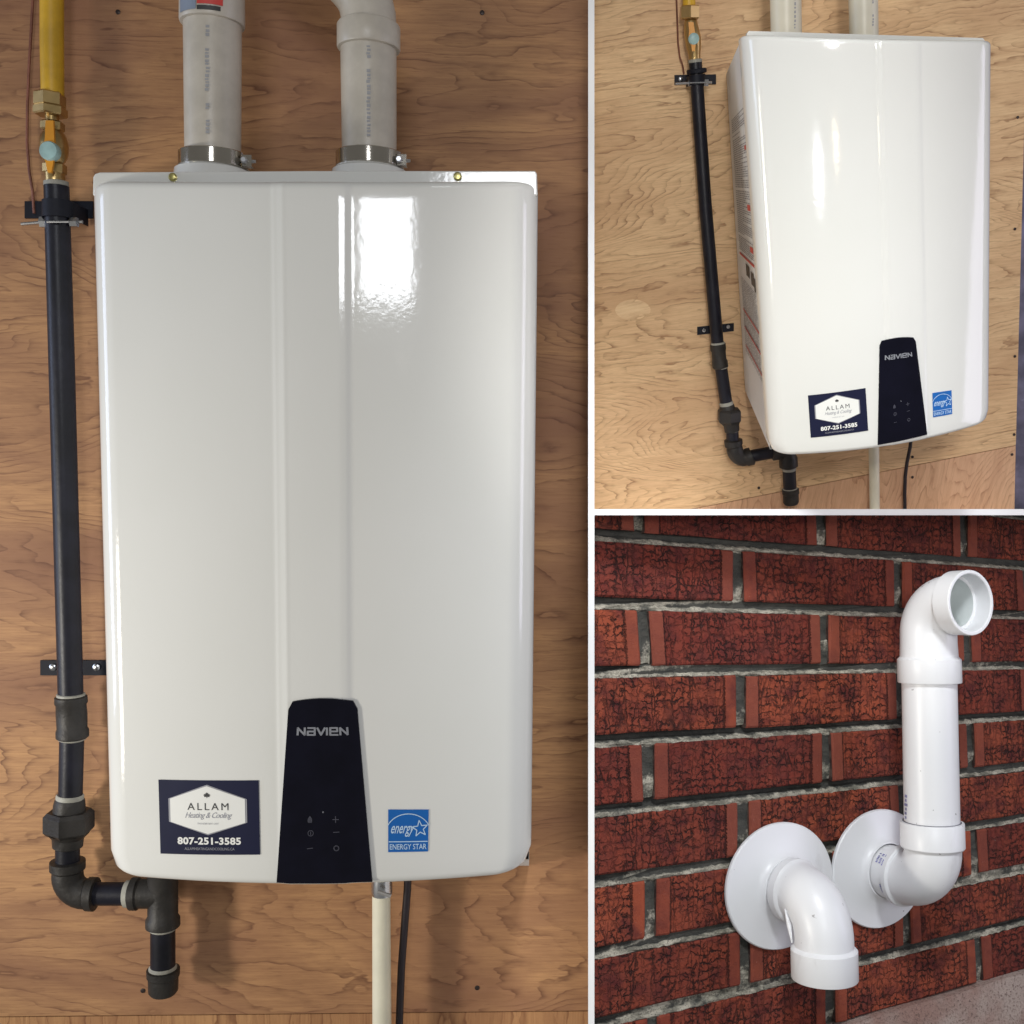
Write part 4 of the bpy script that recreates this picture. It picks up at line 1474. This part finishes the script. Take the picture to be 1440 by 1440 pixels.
# moulded rib on the elbow's flank
MB().sweep([L3(0.148 - 0.0262, -0.040, -0.396), L3(0.148 - 0.0275, -0.047, -0.409), L3(0.148 - 0.0270, -0.050, -0.424)], [0.0006 * K, 0.0022 * K, 0.0006 * K], 10).build('moulded_rib', PVCW, (tA, el))

# right terminal: out of the wall, up, then facing outward
XB = 0.280
tB = Thing(BC, 'vent_terminal', 'tall white plastic vent pipe rising from its wall flange to an open elbow facing outward', 'vent terminal', L3(XB, 0, -0.385), group='white vent terminals on the brick wall')
terminal_flange(tB, XB, -0.3845, 0.0655, 0.0600)
sp = MB().sweep([L3(XB, 0, -0.385), L3(XB, -0.036, -0.385)], RP * K, 48).build('stub_pipe', PVCW, tB)
pts, rd = [], []
for y, r in ((-0.0325, RP + .0006), (-0.0327, RH - .001), (-0.0335, RH), (-0.0385, RH), (-0.0398, RH - .0015), (-0.0405, RB + .0006)):
    seg((XB, y, -0.385), r)
for i in range(1, 13):
    a = pi / 2 * i / 12
    seg((XB, -0.0405 - 0.0335 * sin(a), -0.385 + 0.0325 * (1 - cos(a))), RB)
for z, r in ((-0.3520, RB), (-0.3508, RH - .0014), (-0.3490, RH), (-0.3262, RH), (-0.3254, RH - .0005), (-0.3252, RP + .0004)):
    seg((XB, -0.074, z), r)
e1 = MB().sweep(pts, rd, 56).build('elbow', PVCW, tB)
MB().sweep([L3(XB, -0.074, -0.334), L3(XB - .0005, -0.0765, -0.180)], RP * K * 0.995, 56).build('pipe', PVCW, tB)
# dark glue line where the pipe enters the socket
MB().sweep([L3(XB, -0.074, -0.3258), L3(XB, -0.074, -0.3249)], [(RP + .0012) * K] * 2, 48).build('glue_line', simple('glue_grey', (0.10, 0.10, 0.13), 0.6), tB)
pts, rd = [], []
YT = -0.0765
for z, r in ((-0.1895, RP + .0004), (-0.1897, RH - .0005), (-0.1888, RH), (-0.1668, RH), (-0.1655, RH - .0015), (-0.1640, RB + .0006)):
    seg((XB, YT, z), r)
seg((XB, YT, -0.150), RB)
for i in range(1, 13):
    a = pi / 2 * i / 12
    seg((XB, YT - 0.0315 * (1 - cos(a)), -0.1430 + 0.0315 * sin(a)), RB)
ZT = -0.1115
for y, r in ((-0.1085, RB), (-0.1100, RH - .0008), (-0.1110, RH + .0004), (-0.1295, RH + .0006), (-0.1303, RH), (-0.1303, RP + .0018), (-0.1295, RP + .0008), (-0.1130, RP), (-0.1125, RP - .0030)):
    seg((XB, y, ZT), r)
MB().sweep(pts, rd, 64, cap=False).build('elbow', PVCW, tB)
pts, rd = [], []
for i in range(0, 13):
    a = pi / 2 * (1 - i / 12)
    seg((XB, YT - 0.0315 * (1 - cos(a)), -0.1430 + 0.0315 * sin(a)), RP - .0030)
pts = [L3(XB, -0.1127, ZT)] + pts + [L3(XB, YT, -0.170)]
rd = [(RP - .0030) * K] + rd + [(RP - .0030) * K]
MB().sweep(pts, rd, 48, cap='end').build('elbow_bore', PVCI, tB)


# violet printing on the pipes
def ring_print(th, c, axis_, r, a0, a1, rows, seed, name='printed_marking', mat=VIOLET):
    rg = random.Random(seed)
    m = MB()
    for q in range(rows):
        a = a0
        while a < a1:
            da = rg.uniform(1.6, 3.2)
            if rg.random() < 0.8:
                s0 = q * 0.0042
                vs = []
                for s_ in (s0, s0 + 0.0026):
                    for aa in (a, a + da):
                        ca, sa = cos(radians(aa)), sin(radians(aa))
                        if axis_ == 'z':
                            vs.append(L3(c[0] + sa * r, c[1] - ca * r, c[2] + s_))
                        else:
                            vs.append(L3(c[0] + ca * r, c[1] - s_, c[2] + sa * r))
                m.add(vs, [(0, 1, 3, 2)])
            a += da + 1.2
    m.build(name, mat, th)


ring_print(tB, (XB, -0.0742, -0.322), 'z', RP + .0003, -118, -106, 6, 4)
ring_print(tB, (XB, -0.020, -0.385), 'y', RP + .0003, 128, 152, 3, 9)
ring_print(tB, (XB, -0.027, -0.385), 'y', RP + .0003, 196, 236, 2, 11)
ring_print(tA, (0.148, -0.0163, -0.386), 'y', RP + .0003, 196, 222, 1, 12)

# soft window reflected in the head-on cover
def reflect_from(h, px, py, dist):
    c = h.pix(px, py)
    p0 = h.surf(c.x, c.y)
    e = 0.004
    dx = (h.surf(c.x + e, c.y) - h.surf(c.x - e, c.y))
    dz = (h.surf(c.x, c.y + e) - h.surf(c.x, c.y - e))
    n = dx.cross(dz).normalized()
    P = h.bay.M @ p0
    n = (h.bay.R @ n).normalized()
    if n.y > 0:
        n = -n
    v = P.normalized()
    r = v - 2 * v.dot(n) * n
    return P, P + r * dist


P0, W0 = reflect_from(hA, 543, 318, 2.6)
print('window at', W0)
area('window', W0, P0, 0.46, 0.48, 16, (0.92, 0.95, 1.0))
P0, W0 = reflect_from(hB, 1151, 244, 2.2)
print('bulb at', W0)
spot('highlight_spot', W0, P0, 9, (0.95, 0.97, 1.0), 14, 0.6, 0.085)  # added narrow spot, makes the small highlight on the side-on cover
P0, W0 = reflect_from(hB, 1176, 205, 2.0)
spot('bulb', W0, P0, 2.0, (1.0, 0.80, 0.5), 14, 0.6, 0.04)
